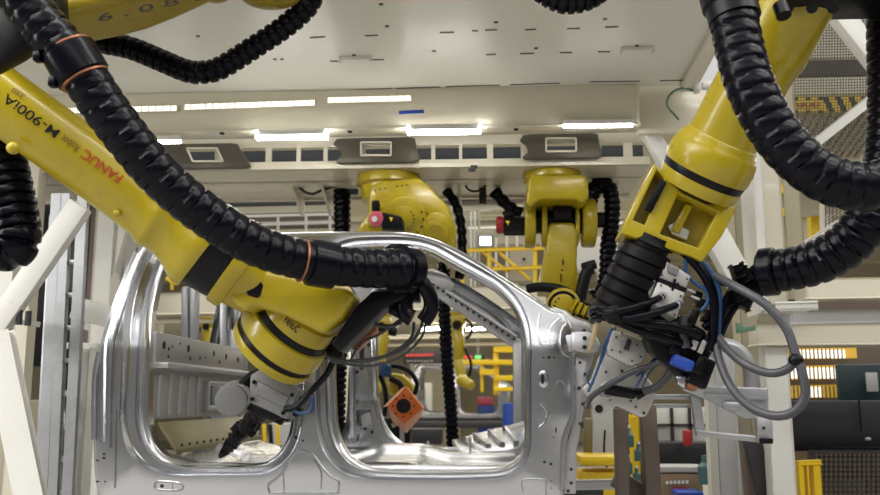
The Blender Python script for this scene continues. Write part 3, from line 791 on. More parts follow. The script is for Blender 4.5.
mb.build('hose_fitting', 'rubber', ho)
for pts, r in [([(424, 308), (420, 330), (404, 348), (378, 358), (342, 361), (326, 356)], .008), ([(428, 312), (421, 338), (398, 358), (366, 366), (330, 361)], .006), ([(414, 322), (411, 338), (390, 354), (362, 362), (330, 358)], .007), ([(402, 322), (392, 326), (376, 325), (368, 318)], .009), ([(350, 362), (356, 350), (366, 340), (380, 334), (402, 318)], .006)]:
    mb = MB(); mb.tube([A(*q, 4.16) for q in pts], r, n=8); mb.build('loose_wire', 'dark_steel', LR)
# sealing tool under the wrist head
mb = MB()
T = lambda x, y, Y=4.30: A(x, y - 3, Y)
mb.prism([T(250, 378), T(262, 371), T(299, 394), T(287, 423), T(248, 405)], V((0, .16, 0)), bev=.012)
mb.prism([T(258, 384, 4.29), T(289, 400, 4.29), T(284, 411, 4.29), T(254, 397, 4.29)], V((0, .02, 0)), bev=.006)
mb.mi = 1
mb.prism([T(250, 405, 4.32), T(284, 420, 4.32), T(272, 424, 4.32), T(258, 420, 4.32), T(246, 412, 4.32)], V((0, .12, 0)), bev=.008)
for x, y in [(254, 385), (292, 398), (252, 402), (283, 416)]: mb.cyl(T(x, y, 4.285), T(x, y, 4.30), .010, n=8)
tool = mb.build('sealing_tool', ['grey_cast', 'black'], LR)
mb = MB()
mb.cyl(T(231, 404, 4.28), T(236, 399, 4.44), PX(16, 4.4), n=28, bev=.012); mb.prism([T(226, 392), T(238, 386), T(250, 392), T(252, 404), T(243, 414), T(230, 410)], V((0, .14, 0)), bev=.01)
mb.build('motor', 'grey_cast', tool)
mb = MB(); mb.tube([T(238, 398, 4.36), T(244, 388, 4.38), T(252, 380, 4.4), T(262, 376, 4.4)], .03, n=12); mb.build('motor_cable', 'black', tool)
mb = MB()
P0, P1 = T(266, 408, 4.46), T(221, 459, 4.95)
random.seed(3)
prof = []
for k in range(26):
    f = k / 25; prof.append((f, PX((11.5 - 7 * f) * random.uniform(.65, 1.15), 4.6)))
mb.lathe(P0, P1, prof, 11)
for k in range(16):
    f = random.random() * .8; p = P0.lerp(P1, f) + V((random.uniform(-.04, .04), random.uniform(-.06, 0), random.uniform(-.04, .04))) * (1.2 - f)
    mb.box(p, (random.uniform(.03, .06), random.uniform(.02, .05), random.uniform(.03, .06)), Matrix.Rotation(random.random() * 2, 3, 'Y'), bev=.004)
mb.build('nozzle', 'bellows_black', tool)
mb = MB(); mb.tube([T(284, 412), T(296, 410), T(310, 395), T(326, 378), T(334, 362)], .016, n=8); mb.build('supply_hose', 'black', tool)
mb = MB(); mb.tube([T(288, 408), T(298, 416), T(310, 414), T(312, 400), T(306, 396)], .008, n=8); mb.build('blue_tube', 'blue_cable', tool)
mb = MB()
for (x, y, s) in [(290, 408, .06), (296, 414, .05), (287, 419, .045), (280, 423, .04), (301, 404, .04)]: mb.box(T(x, y, 4.40), (s, .05, s), Matrix.Rotation(.5, 3, 'Y'), bev=.008)
mb.build('connector_cluster', 'black', tool)

# loose hoses near the frame top
def hose_thing(pts, rpx, Y, label, pitch=.05, group=None):
    P = [A(*q, Y) if len(q) == 2 else A(*q) for q in pts]
    mb = MB(); mb.hose(P, PX(rpx, Y), pitch, 20, .84)
    return single(mb, 'corrugated_hose', 'rubber', label, 'hose', group, 30)
hose_thing([(64, 34), (95, 41), (130, 48), (160, 60), (187, 71), (205, 72), (222, 67), (253, 48), (287, 25), (308, 5), (315, -14)], 12.5, 4.02, 'black corrugated hose sagging beneath the deck behind the upper left yellow casting', .042)
hose_thing([(526, -40), (540, -14), (558, -2), (572, 0), (588, -4), (603, -16), (618, -42)], 15, 3.6, 'black corrugated hose loop dipping in at the top edge right of the middle', .03)
hose_thing([(-8, 110), (-2, 135), (8, 175), (16, 215), (18, 240), (8, 250), (-14, 238), (-40, 200)], 23, 3.9, 'fat black hose loop hanging at the left edge under the yellow forearm', .05)

# ================================================================== large robot on the right
RR = thing('industrial_robot', A(860, -140, 3.7), 'large yellow robot at the right, holding the cab front pillar in its cable-wrapped gripper', 'robot')
R0, R1 = A(805, -18, 3.62), A(696, 189, 4.06)
mb = MB()
ax_lathe(mb, R0, R1, [(0, 41), (.33, 40), (.355, 38), (.40, 36), (.60, 36), (.70, 35.5), (.738, 36), (.746, 38), (.765, 38.8), (.775, 41), (.80, 43.5), (.84, 44.8), (.88, 44.8), (.905, 43.5)])
ax_lathe(mb, R0, R1, [(.94, 41.5), (.95, 42), (1.0, 40)])
mb.mi = 1
ax_lathe(mb, R0, R1, [(.90, 42), (.91, 43), (.945, 41.5), (.95, 40)])
rf = mb.build('forearm', ['yellow', 'black'], RR)
mb = MB(); mb.cyl(A(675, 148, 3.93), A(676, 149, 3.96), .016, n=14); mb.build('plug', 'hole_black', rf)
rd = (R1 - R0).normalized(); rc = CAM - (R0 + R1) / 2; rn1 = (rc - rd * rc.dot(rd)).normalized(); rn2 = rd.cross(rn1).normalized()
if rn2.x > 0: rn2 = -rn2       # rn2 points left in the picture
def on_rarm(t0, t1, phi0, rpx):
    def f(u, v):
        t = t0 + (t1 - t0) * u; c = R0.lerp(R1, t); r = PX(rpx, c.y) + .003
        ph = phi0 + v / r
        return c + rn1 * (r * cos(ph)) + rn2 * (r * sin(ph))
    return f
text_mesh('model_lettering', 'M-900iA', 'text_black', rf, on_rarm(.635, .42, .92, 32.5), .06, .0003)
mb = MB()
mb.box(A(842, -6, 3.55), (.52, .25, .13), bev=.02)
for x in (788, 812, 833): mb.cyl(A(x, 8, 3.41), A(x, 8, 3.45), .022, n=12)
mb.build('arm_bracket', 'black', RR)
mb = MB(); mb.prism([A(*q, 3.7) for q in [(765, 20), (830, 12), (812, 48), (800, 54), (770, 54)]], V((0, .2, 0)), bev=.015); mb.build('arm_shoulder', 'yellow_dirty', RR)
# yoke between the forearm and the tool
mb = MB(); Yy = 3.98
mb.prism([A(*q, Yy) for q in [(655, 163), (664, 175), (682, 192), (706, 204), (738, 206), (722, 236), (702, 262), (690, 256), (660, 246), (621, 233), (636, 200)]], V((0, .22, 0)), bev=.014,
         holes=[[A(*q, Yy) for q in [(657, 170), (665, 178), (645, 225), (633, 220)]], [A(*q, Yy) for q in [(678, 194), (718, 212), (699, 248), (660, 234)]]])
mb.mi = 1
mb.prism([A(*q, Yy + .10) for q in [(650, 168), (730, 208), (700, 256), (628, 228)]], V((0, .05, 0)))
mb.mi = 2
mb.prism([A(*q, Yy + .06) for q in [(668, 226), (675, 222), (690, 231), (687, 240), (672, 234)]], V((0, .03, 0)), bev=.004)
mb.mi = 0
mb.prism([A(*q, Yy + .05) for q in [(686, 203), (693, 206), (679, 234), (671, 230)]], V((0, .04, 0)), bev=.006)
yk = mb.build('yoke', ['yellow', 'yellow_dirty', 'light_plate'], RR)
mb = MB()
for q in [(660, 168, 650, 162), (664, 176, 672, 184)]: pass
mb.prism([A(*q, Yy - .02) for q in [(661, 178), (667, 182), (652, 212), (645, 209)]], V((0, .03, 0)), bev=.004)
mb.build('yoke_slot_liner', 'black', yk)  # dark strip laid along the yoke slot
# neck and bellows
B0, B1 = A(654, 236, 4.05), A(614, 322, 4.15)
mb = MB()
pr = [(0, 20), (.05, 21), (.09, 24), (.10, 20), (.15, 20), (.16, 25), (.24, 27), (.27, 27.5)]
for k in range(5):
    t = .28 + k * .14; pr += [(t, 25), (t + .02, 27.5), (t + .12, 28), (t + .135, 25)]
ax_lathe(mb, B0, B1, pr + [(1, 24)], 40)
mb.build('tool_neck', 'bellows_black', RR)
# gripper
G = lambda x, y, Y=4.12: A(x, y, Y)
mb = MB()
mb.prism([G(582, 389, 4.46), G(592, 379, 4.46), G(599, 358, 4.46), G(604, 350, 4.46), G(640, 368, 4.46), G(656, 388, 4.46), G(655, 398, 4.46), G(647, 416, 4.46), G(641, 418, 4.46), G(617, 406, 4.46), G(601, 415, 4.46), G(594, 412, 4.46), G(592, 402, 4.46)], V((0, .06, 0)), bev=.012)
mb.mi = 1
mb.cyl(G(599, 409, 4.455), G(599, 409, 4.47), PX(4, 4.4), n=20)
for x, y, r in [(612, 385, 1), (621, 380, 1.5), (606, 372, 1.2), (652, 392, 1.3), (644, 413, 1.4), (636, 407, 1), (610, 400, 1), (631, 401, 1), (622, 371, 1.5), (600, 392, 1)]:
    mb.cyl(G(x, y, 4.452), G(x, y, 4.465), PX(r, 4.4), n=10)
gp = mb.build('gripper_plate', ['light_plate', 'hole_black'], RR)
mb = MB()
mb.prism([G(607, 348, 4.32), G(613, 330, 4.32), G(631, 335, 4.32), G(650, 345, 4.32), G(643, 363, 4.32), G(632, 367, 4.32), G(608, 355, 4.32)], V((0, .08, 0)), bev=.008)
mb.mi = 1
mb.prism([G(628, 338, 4.30), G(632, 340, 4.30), G(629, 351, 4.30), G(624, 349, 4.30)], V((0, .03, 0)), bev=.006)
for x, y in [(616, 337), (620, 352), (637, 345), (641, 357), (632, 361), (612, 350), (622, 333)]: mb.cyl(G(x, y, 4.313), G(x, y, 4.33), PX(1, 4.3), n=8)
mb.build('clamp_plate', ['light_plate', 'dark_steel'], gp)
mb = MB()
c0, c1 = G(604, 389, 4.40), G(636, 394, 4.40)
mb.cyl(c0, c1, PX(5.5, 4.4), n=20, bev=.012); mb.cyl(c1, G(644, 392, 4.40), PX(6.5, 4.4), PX(4, 4.4), n=16)
mb.build('cylinder', 'black', gp)
mb = MB(); mb.tube([G(597, 391, 4.42), G(600, 396, 4.42), G(610, 398, 4.42)], .008, n=8); mb.tube([G(601, 387, 4.42), G(604, 383, 4.42), G(618, 384, 4.42)], .008, n=8); mb.build('guard_wire', 'light_plate', gp)
mb = MB(); mb.tube([G(642, 392, 4.40), G(656, 387, 4.36), G(668, 375, 4.3), G(676, 360, 4.26), G(680, 345, 4.22)], PX(4, 4.3), n=12); mb.build('air_hose', 'grey_cable', gp)
mb = MB(); mb.tube([G(586, 408, 4.42), G(591, 397, 4.42), G(610, 384, 4.36), G(632, 372, 4.32), G(655, 364, 4.28), G(672, 352, 4.22), G(684, 338, 4.2)], PX(3, 4.3), n=12); mb.build('air_hose', 'grey_cable', gp)
for pts, r in [([(612, 328), (604, 345), (600, 362), (594, 378), (588, 392)], 2.0), ([(616, 327), (608, 340), (604, 355), (597, 370), (592, 385)], 1.6), ([(660, 352), (648, 366), (640, 380), (634, 390)], 1.6), ([(668, 350), (656, 360), (646, 370), (636, 376)], 1.6), ([(590, 370), (587, 380), (592, 388)], 1.4), ([(676, 340), (664, 358), (650, 372), (642, 388)], 1.3)]:
    mb = MB(); mb.tube([G(*q, 4.34) for q in pts], PX(r * .7, 4.3), n=8); mb.build('blue_air_tube', 'blue_cable', gp)
mb = MB(); mb.prism([G(594, 324, 4.36), G(598, 325, 4.36), G(596, 338, 4.36), G(592, 350, 4.36), G(588, 351, 4.36), G(591, 338, 4.36)], V((0, .03, 0)), bev=.004); mb.build('tan_strip', 'tan', gp)
# white valve block with its twin hoses
mb = MB()
mb.prism([G(666.5, 261, 4.0), G(691, 276, 4.0), G(686, 288, 4.0), G(658.5, 278, 4.0)], V((0, .14, 0)), bev=.006)
mb.prism([G(658.5, 281, 3.98), G(685, 292.5, 3.98), G(676.5, 319, 3.98), G(650, 301, 3.98)], V((0, .16, 0)), bev=.006)
mb.mi = 1
mb.prism([G(665.5, 260.5, 4.0), G(666.5, 262, 4.0), G(656.5, 280, 4.0), G(650, 298, 4.0), G(648, 292, 4.0), G(654, 278, 4.0)], V((0, .12, 0)), bev=.004)
mb.prism([G(668, 262, 3.985), G(680, 268, 3.985), G(677, 276, 3.985), G(668, 272, 3.985)], V((0, .03, 0)), bev=.006)
mb.mi = 2
mb.beam(G(659, 280, 3.985), G(686, 290.5, 3.985), .012, .02)
mb.beam(G(675, 279, 3.985), G(672, 291, 3.985), .012, .012); mb.beam(G(669, 287, 3.985), G(679, 284, 3.985), .010, .012)
for x, y in [(661, 285), (681, 296), (675, 315), (654, 300), (687, 279), (662, 275)]: mb.cyl(G(x, y, 3.97), G(x, y, 3.99), PX(1, 4), n=8)
vb = mb.build('valve_block', ['light_plate', 'grey_cast', 'black'], RR)
for (x, y) in ((661, 297), (678, 304)):
    mb = MB(); mb.cyl(G(x + 2, y - 2, 3.99), G(x - 2, y + 2, 3.93), PX(4.4, 4), n=16, bev=.005); mb.build('fitting', 'galvanised', vb)
for pts, r in [([(662, 297, 3.95), (648, 303, 3.86), (630, 309, 3.84), (610, 312, 3.86), (597, 309, 3.92), (591, 313, 4.0), (600, 320, 4.05)], 3.6), ([(679, 304, 3.95), (660, 311, 3.86), (640, 317, 3.84), (615, 319, 3.88), (598, 317, 3.94), (592, 321, 4.02)], 3.6), ([(700, 335, 4.0), (670, 326, 3.95), (640, 323, 3.9), (612, 316, 3.9)], 4.6), ([(692, 346, 4.05), (665, 338, 3.98), (640, 331, 3.92), (616, 320, 3.9)], 4.2)]:
    mb = MB(); mb.tube([A(*q) for q in pts], PX(r, 3.9), n=14); mb.build('air_hose', 'rubber', vb)
mb = MB(); mb.cyl(A(610, 309, 3.86), A(616, 320, 3.88), PX(9, 3.9), n=16, bev=.01); mb.build('hose_tie', 'black', vb)
# dark valve bank, connectors
mb = MB()
mb.prism([G(640, 318, 4.16), G(668, 310, 4.16), G(706, 330, 4.16), G(713, 352, 4.16), G(694, 385, 4.16), G(672, 368, 4.16), G(652, 350, 4.16)], V((0, .18, 0)), bev=.012)
for (x, y, w, h, a) in [(692, 318, 8, 16, .4), (700, 304, 10, 9, .4), (684, 330, 10, 14, .4), (664, 340, 12, 8, .4), (706, 316, 7, 12, .4), (696, 296, 9, 8, .4), (698, 366, 10, 18, .5), (706, 342, 8, 14, .5), (674, 350, 9, 10, .2)]:
    mb.box(G(x, y, 4.10), (PX(w, 4.1), .09, PX(h, 4.1)), Matrix.Rotation(a, 3, 'Y'), bev=.008)
mb.mi = 1
for (x, y, w, h, a) in [(694, 345, 6, 9, .4), (702, 347, 5, 13, .45), (691, 291, 9, 2.5, .4), (695, 298, 9, 2.5, .4), (697, 269, 6, 4, -.6), (688, 331, 4, 2, .4)]:
    mb.box(G(x, y, 4.04), (PX(w, 4.1), .02, PX(h, 4.1)), Matrix.Rotation(a, 3, 'Y'), bev=.003)
mb.mi = 0
mb.box(G(700, 372, 4.14), (PX(20, 4.1), .08, PX(30, 4.1)), Matrix.Rotation(.4, 3, 'Y'), bev=.012)
vk = mb.build('valve_bank', ['black', 'light_plate'], RR)
mb = MB(); mb.box(G(692, 383, 4.16), (PX(11, 4.1), .09, PX(15, 4.1)), Matrix.Rotation(.4, 3, 'Y'), bev=.012); mb.build('copper_foot', 'copper', vk)
mb = MB(); mb.box(G(682, 363, 4.08), (PX(21, 4.1), .08, PX(11, 4.1)), Matrix.Rotation(.42, 3, 'Y'), bev=.012); mb.build('blue_connector', 'blue', vk)
mb = MB(); mb.prism([G(676, 376, 4.12), G(688, 376, 4.12), G(684, 389, 4.12), G(678, 384, 4.12)], V((0, .05, 0)), bev=.006); mb.build('silver_bracket', 'aluminium', vk)
for pts, r, m in [([(682, 250), (694, 262), (706, 278), (714, 300), (714, 326), (712, 352)], 5, 'rubber'), ([(690, 254), (706, 266), (718, 288), (719, 312), (717, 345)], 3, 'blue_cable'), ([(686, 256), (686, 272), (696, 284), (706, 290), (708, 302), (700, 312)], 2, 'blue_cable'), ([(684, 316), (683, 330), (686, 348)], 4, 'grey_cable')]:
    mb = MB(); mb.tube([G(*q, 4.02) for q in pts], PX(r, 4), n=12); mb.build('cable', m, vk)
for pts, r in [([(765, 262), (742, 280), (728, 298), (716, 322), (710, 345)], 5), ([(766, 272), (748, 290), (734, 306), (722, 328), (714, 350)], 5), ([(764, 282), (740, 284), (722, 282), (706, 276)], 4), ([(766, 288), (744, 300), (728, 312), (718, 335)], 5), ([(742, 275), (738, 270), (744, 268), (754, 274)], 2), ([(770, 265), (752, 276), (738, 290), (724, 310), (704, 328)], 4.2)]:
    mb = MB(); mb.tube([G(*q, 4.08) for q in pts], PX(r, 4), n=12); mb.build('cable', 'rubber', vk)
mb = MB()
for x, y in [(738, 272), (744, 276), (752, 290), (745, 302), (760, 290), (738, 296)]: mb.box(G(x, y, 4.05), (.05, .05, .06), Matrix.Rotation(x, 3, 'Y'), bev=.01)
mb.build('cable_gland_cluster', 'black', vk)
# big grey cable loops
mb = MB(); mb.tube([A(716, 276, 4.0), A(738, 288, 3.9), A(765, 304, 3.82), A(786, 328, 3.78), A(795, 352, 3.76), A(803, 376, 3.74), A(805, 396, 3.74), A(795, 411, 3.76), A(776, 416, 3.8), A(752, 408, 3.86), A(732, 388, 3.92), A(720, 362, 3.98), A(714, 335, 4.04)], PX(4.5, 3.8), n=14); mb.build('loop_cable', 'grey_cable', vk)
mb = MB(); mb.tube([A(716, 334, 4.04), A(728, 350, 3.96), A(745, 364, 3.88), A(768, 373, 3.82), A(786, 370, 3.78), A(796, 360, 3.75)], PX(4.3, 3.8), n=14); mb.build('loop_cable', 'grey_cable', vk)
mb = MB(); mb.sphere(A(796, 360, 3.75), PX(7.5, 3.75), (1, .9, .85)); mb.build('cable_tie', 'black', vk)
# two fat dress hoses
mb = MB()
mb.hose([A(722, -30, 3.36), A(731, 5, 3.34), A(740, 50, 3.32), A(752, 90, 3.3), A(776, 134, 3.3), A(808, 167, 3.3), A(842, 184, 3.3), A(880, 184, 3.3), A(930, 160, 3.3)], PX(25, 3.32), .054, 24, .955)
h1 = mb.build('dress_hose', 'rubber', RR, 30)
mb = MB(); mb.lathe(A(722, -30, 3.36), A(735, 20, 3.33), [(0, PX(30, 3.3)), (.7, PX(30, 3.3)), (.75, PX(27, 3.3)), (1, PX(27, 3.3))], 28)
mb.cyl(A(780, 5, 3.35), A(784, 16, 3.33), PX(8, 3.3), n=14); mb.build('hose_socket', 'black', h1)
mb = MB()
mb.hose([A(892, -40, 3.75), A(893, 40, 3.75), A(893, 110, 3.75), A(888, 165, 3.75), A(874, 208, 3.76), A(852, 240, 3.8), A(822, 260, 3.86), A(795, 268, 3.92), A(768, 272, 3.98)], lambda f: PX(26 - 4 * f, 3.8), .052, 24, .93)
h2 = mb.build('dress_hose', 'rubber', RR, 30)
mb = MB(); mb.lathe(A(777, 271, 3.96), A(760, 273, 4.0), [(0, PX(22, 4)), (.1, PX(24, 4)), (.8, PX(24, 4)), (1, PX(20, 4))], 28); mb.build('hose_clamp', 'rubber', h2)

# ================================================================== robots hanging from the slotted beam
HL = thing('industrial_robot', A(404, 172, 7.1), 'yellow robot hanging from the slotted beam behind the cab roof, left of the two', 'robot', None)
K = lambda x, y, Y=7.0: A(x, y, Y)
zc = zb_
YB = 6.78
mb = MB()
c = K(389, 178, YB)
mb.lathe((c.x, c.y, zc), (c.x, c.y, zc - .20), [(0, .245), (.12, .25), (.36, .25), (.44, .22), (1, .21)], 40)
mb.mi = 1
for k in range(24):
    a = 2 * pi * k / 24; mb.cyl((c.x + .235 * cos(a), c.y + .235 * sin(a), zc - .078), (c.x + .235 * cos(a), c.y + .235 * sin(a), zc - .07), .010, n=8)
mb.build('base_flange', ['yellow', 'dark_steel'], HL)
mb = MB()
mb.prism([K(*q, 6.52) for q in [(369, 192), (372, 184), (392, 180), (418, 177), (428, 184), (449, 206), (453, 220), (456, 250), (444, 262), (434, 222), (424, 212), (410, 206), (396, 204), (384, 210), (374, 228), (367, 226)]], V((0, .50, 0)), bev=.025, seg=3)
mb.mi = 1
for x, y in [(375, 190), (380, 189), (385, 188.5), (397, 186), (402, 185.5), (407, 185)]: mb.cyl(K(x, y, 6.515), K(x, y, 6.53), PX(1, 6.5), n=8)
mb.build('turret', ['yellow', 'dark_steel'], HL)
mb = MB()
mb.cyl(K(404, 219, 6.42), K(404, 219, 6.9), PX(23, 6.45), n=40, bev=.015)
mb.cyl(K(404, 219, 6.40), K(404, 219, 6.45), PX(13, 6.45), n=36, bev=.012)
mb.cyl(K(437, 232, 6.5), K(437, 232, 6.9), PX(20, 6.5), n=36, bev=.02)
mb.cyl(K(434, 233, 6.47), K(434, 233, 6.55), PX(14, 6.5), n=36, bev=.012)
mb.prism([K(*q, 6.44) for q in [(416, 210), (424, 214), (424, 246), (416, 246)]], V((0, .3, 0)), bev=.02)
mb.prism([K(*q, 6.56) for q in [(354, 233), (366, 214), (384, 214), (384, 244), (354, 244)]], V((0, .3, 0)), bev=.03)
mb.mi = 1
for k in range(16):
    a = 2 * pi * k / 16; p = K(404 + 19 * cos(a), 219 + 19 * sin(a), 6.412); mb.cyl(p, p + V((0, .014, 0)), PX(1.2, 6.4), n=8)
    p = K(404 + 10 * cos(a), 219 + 10 * sin(a), 6.392); mb.cyl(p, p + V((0, .014, 0)), PX(.9, 6.4), n=8)
mb.mi = 2
mb.cyl(K(435, 234, 6.455), K(435, 234, 6.49), PX(9, 6.5), n=28)
mb.build('shoulder_joint', ['yellow', 'hole_black', 'yellow_dirty'], HL)
mb = MB()
mb.prism([K(*q, 6.24) for q in [(380, 211), (402, 216), (403, 230), (381, 229)]], V((0, .17, 0)), bev=.02)
mb.box(K(376, 206, 6.30), (PX(8, 6.5), .08, PX(10, 6.5)), bev=.012)
mt = mb.build('motor', 'black', HL)
mb = MB(); mb.cyl(K(376, 219, 6.24), K(380, 219, 6.38), PX(8, 6.3), n=24, bev=.015); mb.mi = 1; mb.cyl(K(374.5, 219, 6.225), K(376, 219, 6.245), PX(3, 6.3), n=16)
mb.build('motor_cap', ['pink', 'light_plate'], mt)
mb = MB(); mb.prism([K(*q, 6.232) for q in [(389, 217), (393, 217.5), (391, 221.5)]], V((0, .01, 0))); mb.build('warning_sticker', 'safety_yellow', mt)
mb = MB(); mb.tube([K(446, 190, 7.2), K(456, 205, 7.2), K(461, 225, 7.2), K(462, 250, 7.2), K(459, 280, 7.2)], PX(5, 7.1), n=12, step=.022, prof=[1, 1.12, 1, .85]); mb.build('cable_hose', 'rubber', HL)
mb = MB(); mb.cyl(K(348, 190, 7.2), K(358, 190, 7.2), .04, n=16, bev=.01); mb.build('connector', 'dark_steel', HL)
# long corrugated drop hose of this robot, reaching down behind the car
mb = MB(); mb.hose([A(342, 188, 7.2), A(342, 230, 7.2), A(340, 320, 7.2), A(337, 400, 7.2), A(337, 470, 7.2)], PX(9, 7.2), .05, 18, .84); mb.build('drop_hose', 'rubber', HL, 30)
mb = MB(); mb.hose([A(444, 262, 7.1), A(444, 300, 7.1), A(447, 360, 7.1), A(451, 410, 7.1), A(453, 450, 7.1)], PX(6.5, 7.1), .045, 16, .84); mb.build('drop_hose', 'rubber', HL, 30)

HC = thing('industrial_robot', A(556, 166, 7.1), 'yellow robot hanging from the slotted beam right of centre, with a forked shoulder', 'robot', None)
mb = MB()
c = K(552, 175, 6.76)
mb.lathe((c.x, c.y, zc), (c.x, c.y, zc - .18), [(0, .22), (.1, .225), (.3, .222), (.38, .20), (1, .19)], 40)
mb.build('base_flange', 'yellow', HC)
mb = MB()
mb.prism([K(*q, 6.55) for q in [(528, 179), (532, 174), (584, 174), (588, 178), (589, 198), (582, 203), (575, 199), (540, 199), (531, 207), (526, 204)]], V((0, .6, 0)), bev=.025, seg=3)
mb.build('turret', 'yellow', HC)
mb = MB()
def capsule(x0, x1, y0, y1, Y, d, bev):
    r = (x1 - x0) / 2
    pts = [((x0 + x1) / 2 + r * cos(a), y0 + r * .9 + r * .9 * sin(a)) for a in [pi + k * pi / 8 for k in range(9)]] + [((x0 + x1) / 2 + r * cos(a), y1 - r * .9 + r * .9 * sin(a)) for a in [k * pi / 8 for k in range(9)]]
    mb.prism([K(*q, Y) for q in pts], V((0, d, 0)), bev)
# two turning discs seen edge-on
for x0, x1, yc, r in ((524, 535, 224, 25), (581, 595, 223, 25)):
    p, q = K(x0, yc, 6.95), K(x1, yc, 6.95); mb.cyl(p, q, PX(r, 6.95), n=40, bev=.018)
for x0, x1, r in ((541, 546, 24), (574, 578, 23)):
    p, q = K(x0, 224, 6.95), K(x1, 224, 6.95); mb.cyl(p, q, PX(r, 6.95), n=40, bev=.01)
mb.mi = 1
mb.cyl(K(534, 222, 6.95), K(582, 222, 6.95), PX(12, 6.95), n=28)
mb.cyl(K(553, 212, 6.9), K(570, 212, 6.9), PX(16, 6.9), n=28)
mb.cyl(K(594, 220, 6.95), K(604, 220, 6.95), PX(8, 6.95), n=24, bev=.01)
mb.build('shoulder_joint', ['yellow', 'black'], HC)
mb = MB()
mb.prism([K(*q, 6.80) for q in [(547, 228), (550, 222), (574, 222), (578, 230), (577, 262), (580, 292), (538, 292), (542, 268), (546, 250)]], V((0, .34, 0)), bev=.025, seg=3)
mb.mi = 1
for (x, y, w, h) in [(563, 262, 1.2, 5), (562, 270, 2, 1), (561, 278, 1.2, 8)]: mb.box(K(x, y, 6.795), (PX(w, 6.8), .01, PX(h, 6.8)))
mb.build('lower_arm', ['yellow', 'text_black'], HC)
mb = MB(); mb.cyl(K(503, 226, 6.9), K(526, 226, 6.9), PX(10, 6.9), n=8, bev=.02); mb.cyl(K(504, 217, 6.9), K(512, 213, 6.9), .04, n=14)
mt = mb.build('motor', 'black', HC)
mb = MB(); mb.cyl(K(496, 225, 6.9), K(504, 225, 6.9), PX(9, 6.9), n=20, bev=.02); mb.build('motor_cap', 'red', mt)
mb = MB(); mb.prism([K(*q, 6.79) for q in [(505.5, 221), (510, 221), (508, 225)]], V((0, .03, 0))); mb.build('warning_sticker', 'safety_yellow', mt)
mb = MB(); mb.tube([K(494, 191, 7.2), K(503, 201, 7.2), K(512, 209, 7.2), K(522, 214, 7.2)], PX(6.5, 7.1), n=12, step=.022, prof=[1, 1.1, 1, .85]); mb.build('cable_hose', 'rubber', HC)
mb = MB(); mb.hose([K(588, 222, 6.95), K(590, 200, 6.95), K(597, 186, 6.95), K(607, 186, 6.95), K(612, 200, 6.95), K(611, 225, 6.95), K(608, 250, 6.95), K(607, 275, 6.95), K(602, 292, 6.95), K(592, 298, 6.95)], PX(8.5, 6.95), .05, 18, .86); mb.build('cable_hose', 'rubber', HC, 30)
mb = MB(); mb.tube([K(526, 289, 6.7), K(540, 287, 6.7), K(558, 289, 6.7), K(572, 295, 6.7), K(580, 304, 6.7)], PX(5, 6.7), n=14); mb.tube([K(580, 300, 6.7), K(583, 284, 6.7), K(587, 272, 6.7), K(592, 268, 6.7)], PX(6, 6.7), n=12); mb.cyl(K(582, 268, 6.7), K(596, 264, 6.7), PX(5, 6.7), n=14, bev=.01)
mb.build('elbow_hose', 'black', HC)
mb = MB(); mb.cyl(K(563, 305, 6.55), K(564, 304, 6.9), PX(17, 6.6), n=36, bev=.02)
mb.mi = 1; mb.cyl(K(563, 305.5, 6.53), K(563, 305.5, 6.56), PX(14.5, 6.6), n=36); mb.mi = 0; mb.cyl(K(563, 306, 6.51), K(563, 306, 6.54), PX(12, 6.6), n=32, bev=.01)
mb.mi = 1
for k in range(12): a = 2 * pi * k / 12; p = K(563 + 8.5 * cos(a), 306 + 8.5 * sin(a), 6.505); mb.cyl(p, p + V((0, .01, 0)), PX(1, 6.6), n=8)
mb.build('wrist_joint', ['yellow', 'black'], HC)
mb = MB()
for k in range(4):
    p, q = K(570 + k * 6, 311 + k * 2, 6.5), K(576 + k * 5, 300 + k * 3, 6.5)
    mb.beam(p, q, .03, .06, UP, bev=.008)
mb.mi = 1
mb.prism([K(*q, 6.56) for q in [(566, 312), (574, 298), (596, 306), (592, 322)]], V((0, .05, 0)))
mb.build('striped_guard', ['yellow', 'black'], HC)

# turrets that carry the two large robots, and the unseen beam they hang from
for rt, x, p1 in ((LR, A(-60, -60, 3.62).x, A(-60, -20, 3.62)), (RR, A(850, -60, 3.66).x, A(850, -10, 3.66))):
    mb = MB(); mb.lathe((p1.x, 3.66, 4.16), (p1.x, 3.66, p1.z), [(0, .36), (.15, .36), (.2, .30), (.7, .28), (1, .24)], 36)
    mb.build('turret', 'yellow', rt)
mb = MB(); mb.box((0, 3.7, 4.26), (13, .34, .20), bev=.01); setting(mb, 'trim_9', 'cream')  # unseen beam that the two large robots hang from, not trim
# ================================================================== right-hand steelwork
def pbar(p0, p1, w, h, bev=.01): mb = MB(); mb.beam(p0, p1, w, h, UP, bev); return mb
def bar(name, m, q0, q1, Y, w, d, label, cat, group=None, Y1=None):
    return post(name, m, A(*q0, Y), A(*q1, Y1 or Y), w, d, label, cat, group, UP)
RS = 'right steelwork'
vert_post('steel_column', 'white_paint', 776, 400, 6.06, PX(22, 6), .12, A(770, 346, 6).z, 'white portal column at the lower right, left of the dark opening', 'column', RS)
bar('portal_lintel', 'cream', (752, 336), (1000, 334), 6.02, PX(20, 6), .18, 'cream lintel over the dark opening at the right', 'beam', RS)
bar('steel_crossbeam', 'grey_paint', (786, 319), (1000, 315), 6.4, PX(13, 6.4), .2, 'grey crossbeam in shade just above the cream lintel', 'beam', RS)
bar('steel_crossbeam', 'cream', (800, 291), (1000, 288), 6.3, PX(20, 6.3), .25, 'cream crossbeam at the right edge beneath the second dress hose', 'beam', RS)
bar('cover_strip', 'brown_steel', (786, 307), (1000, 304), 6.75, PX(14, 6.75), .04, 'brown strip in the gap between the two right crossbeams', 'strip')  # brown strip put in as the shade between the crossbeams
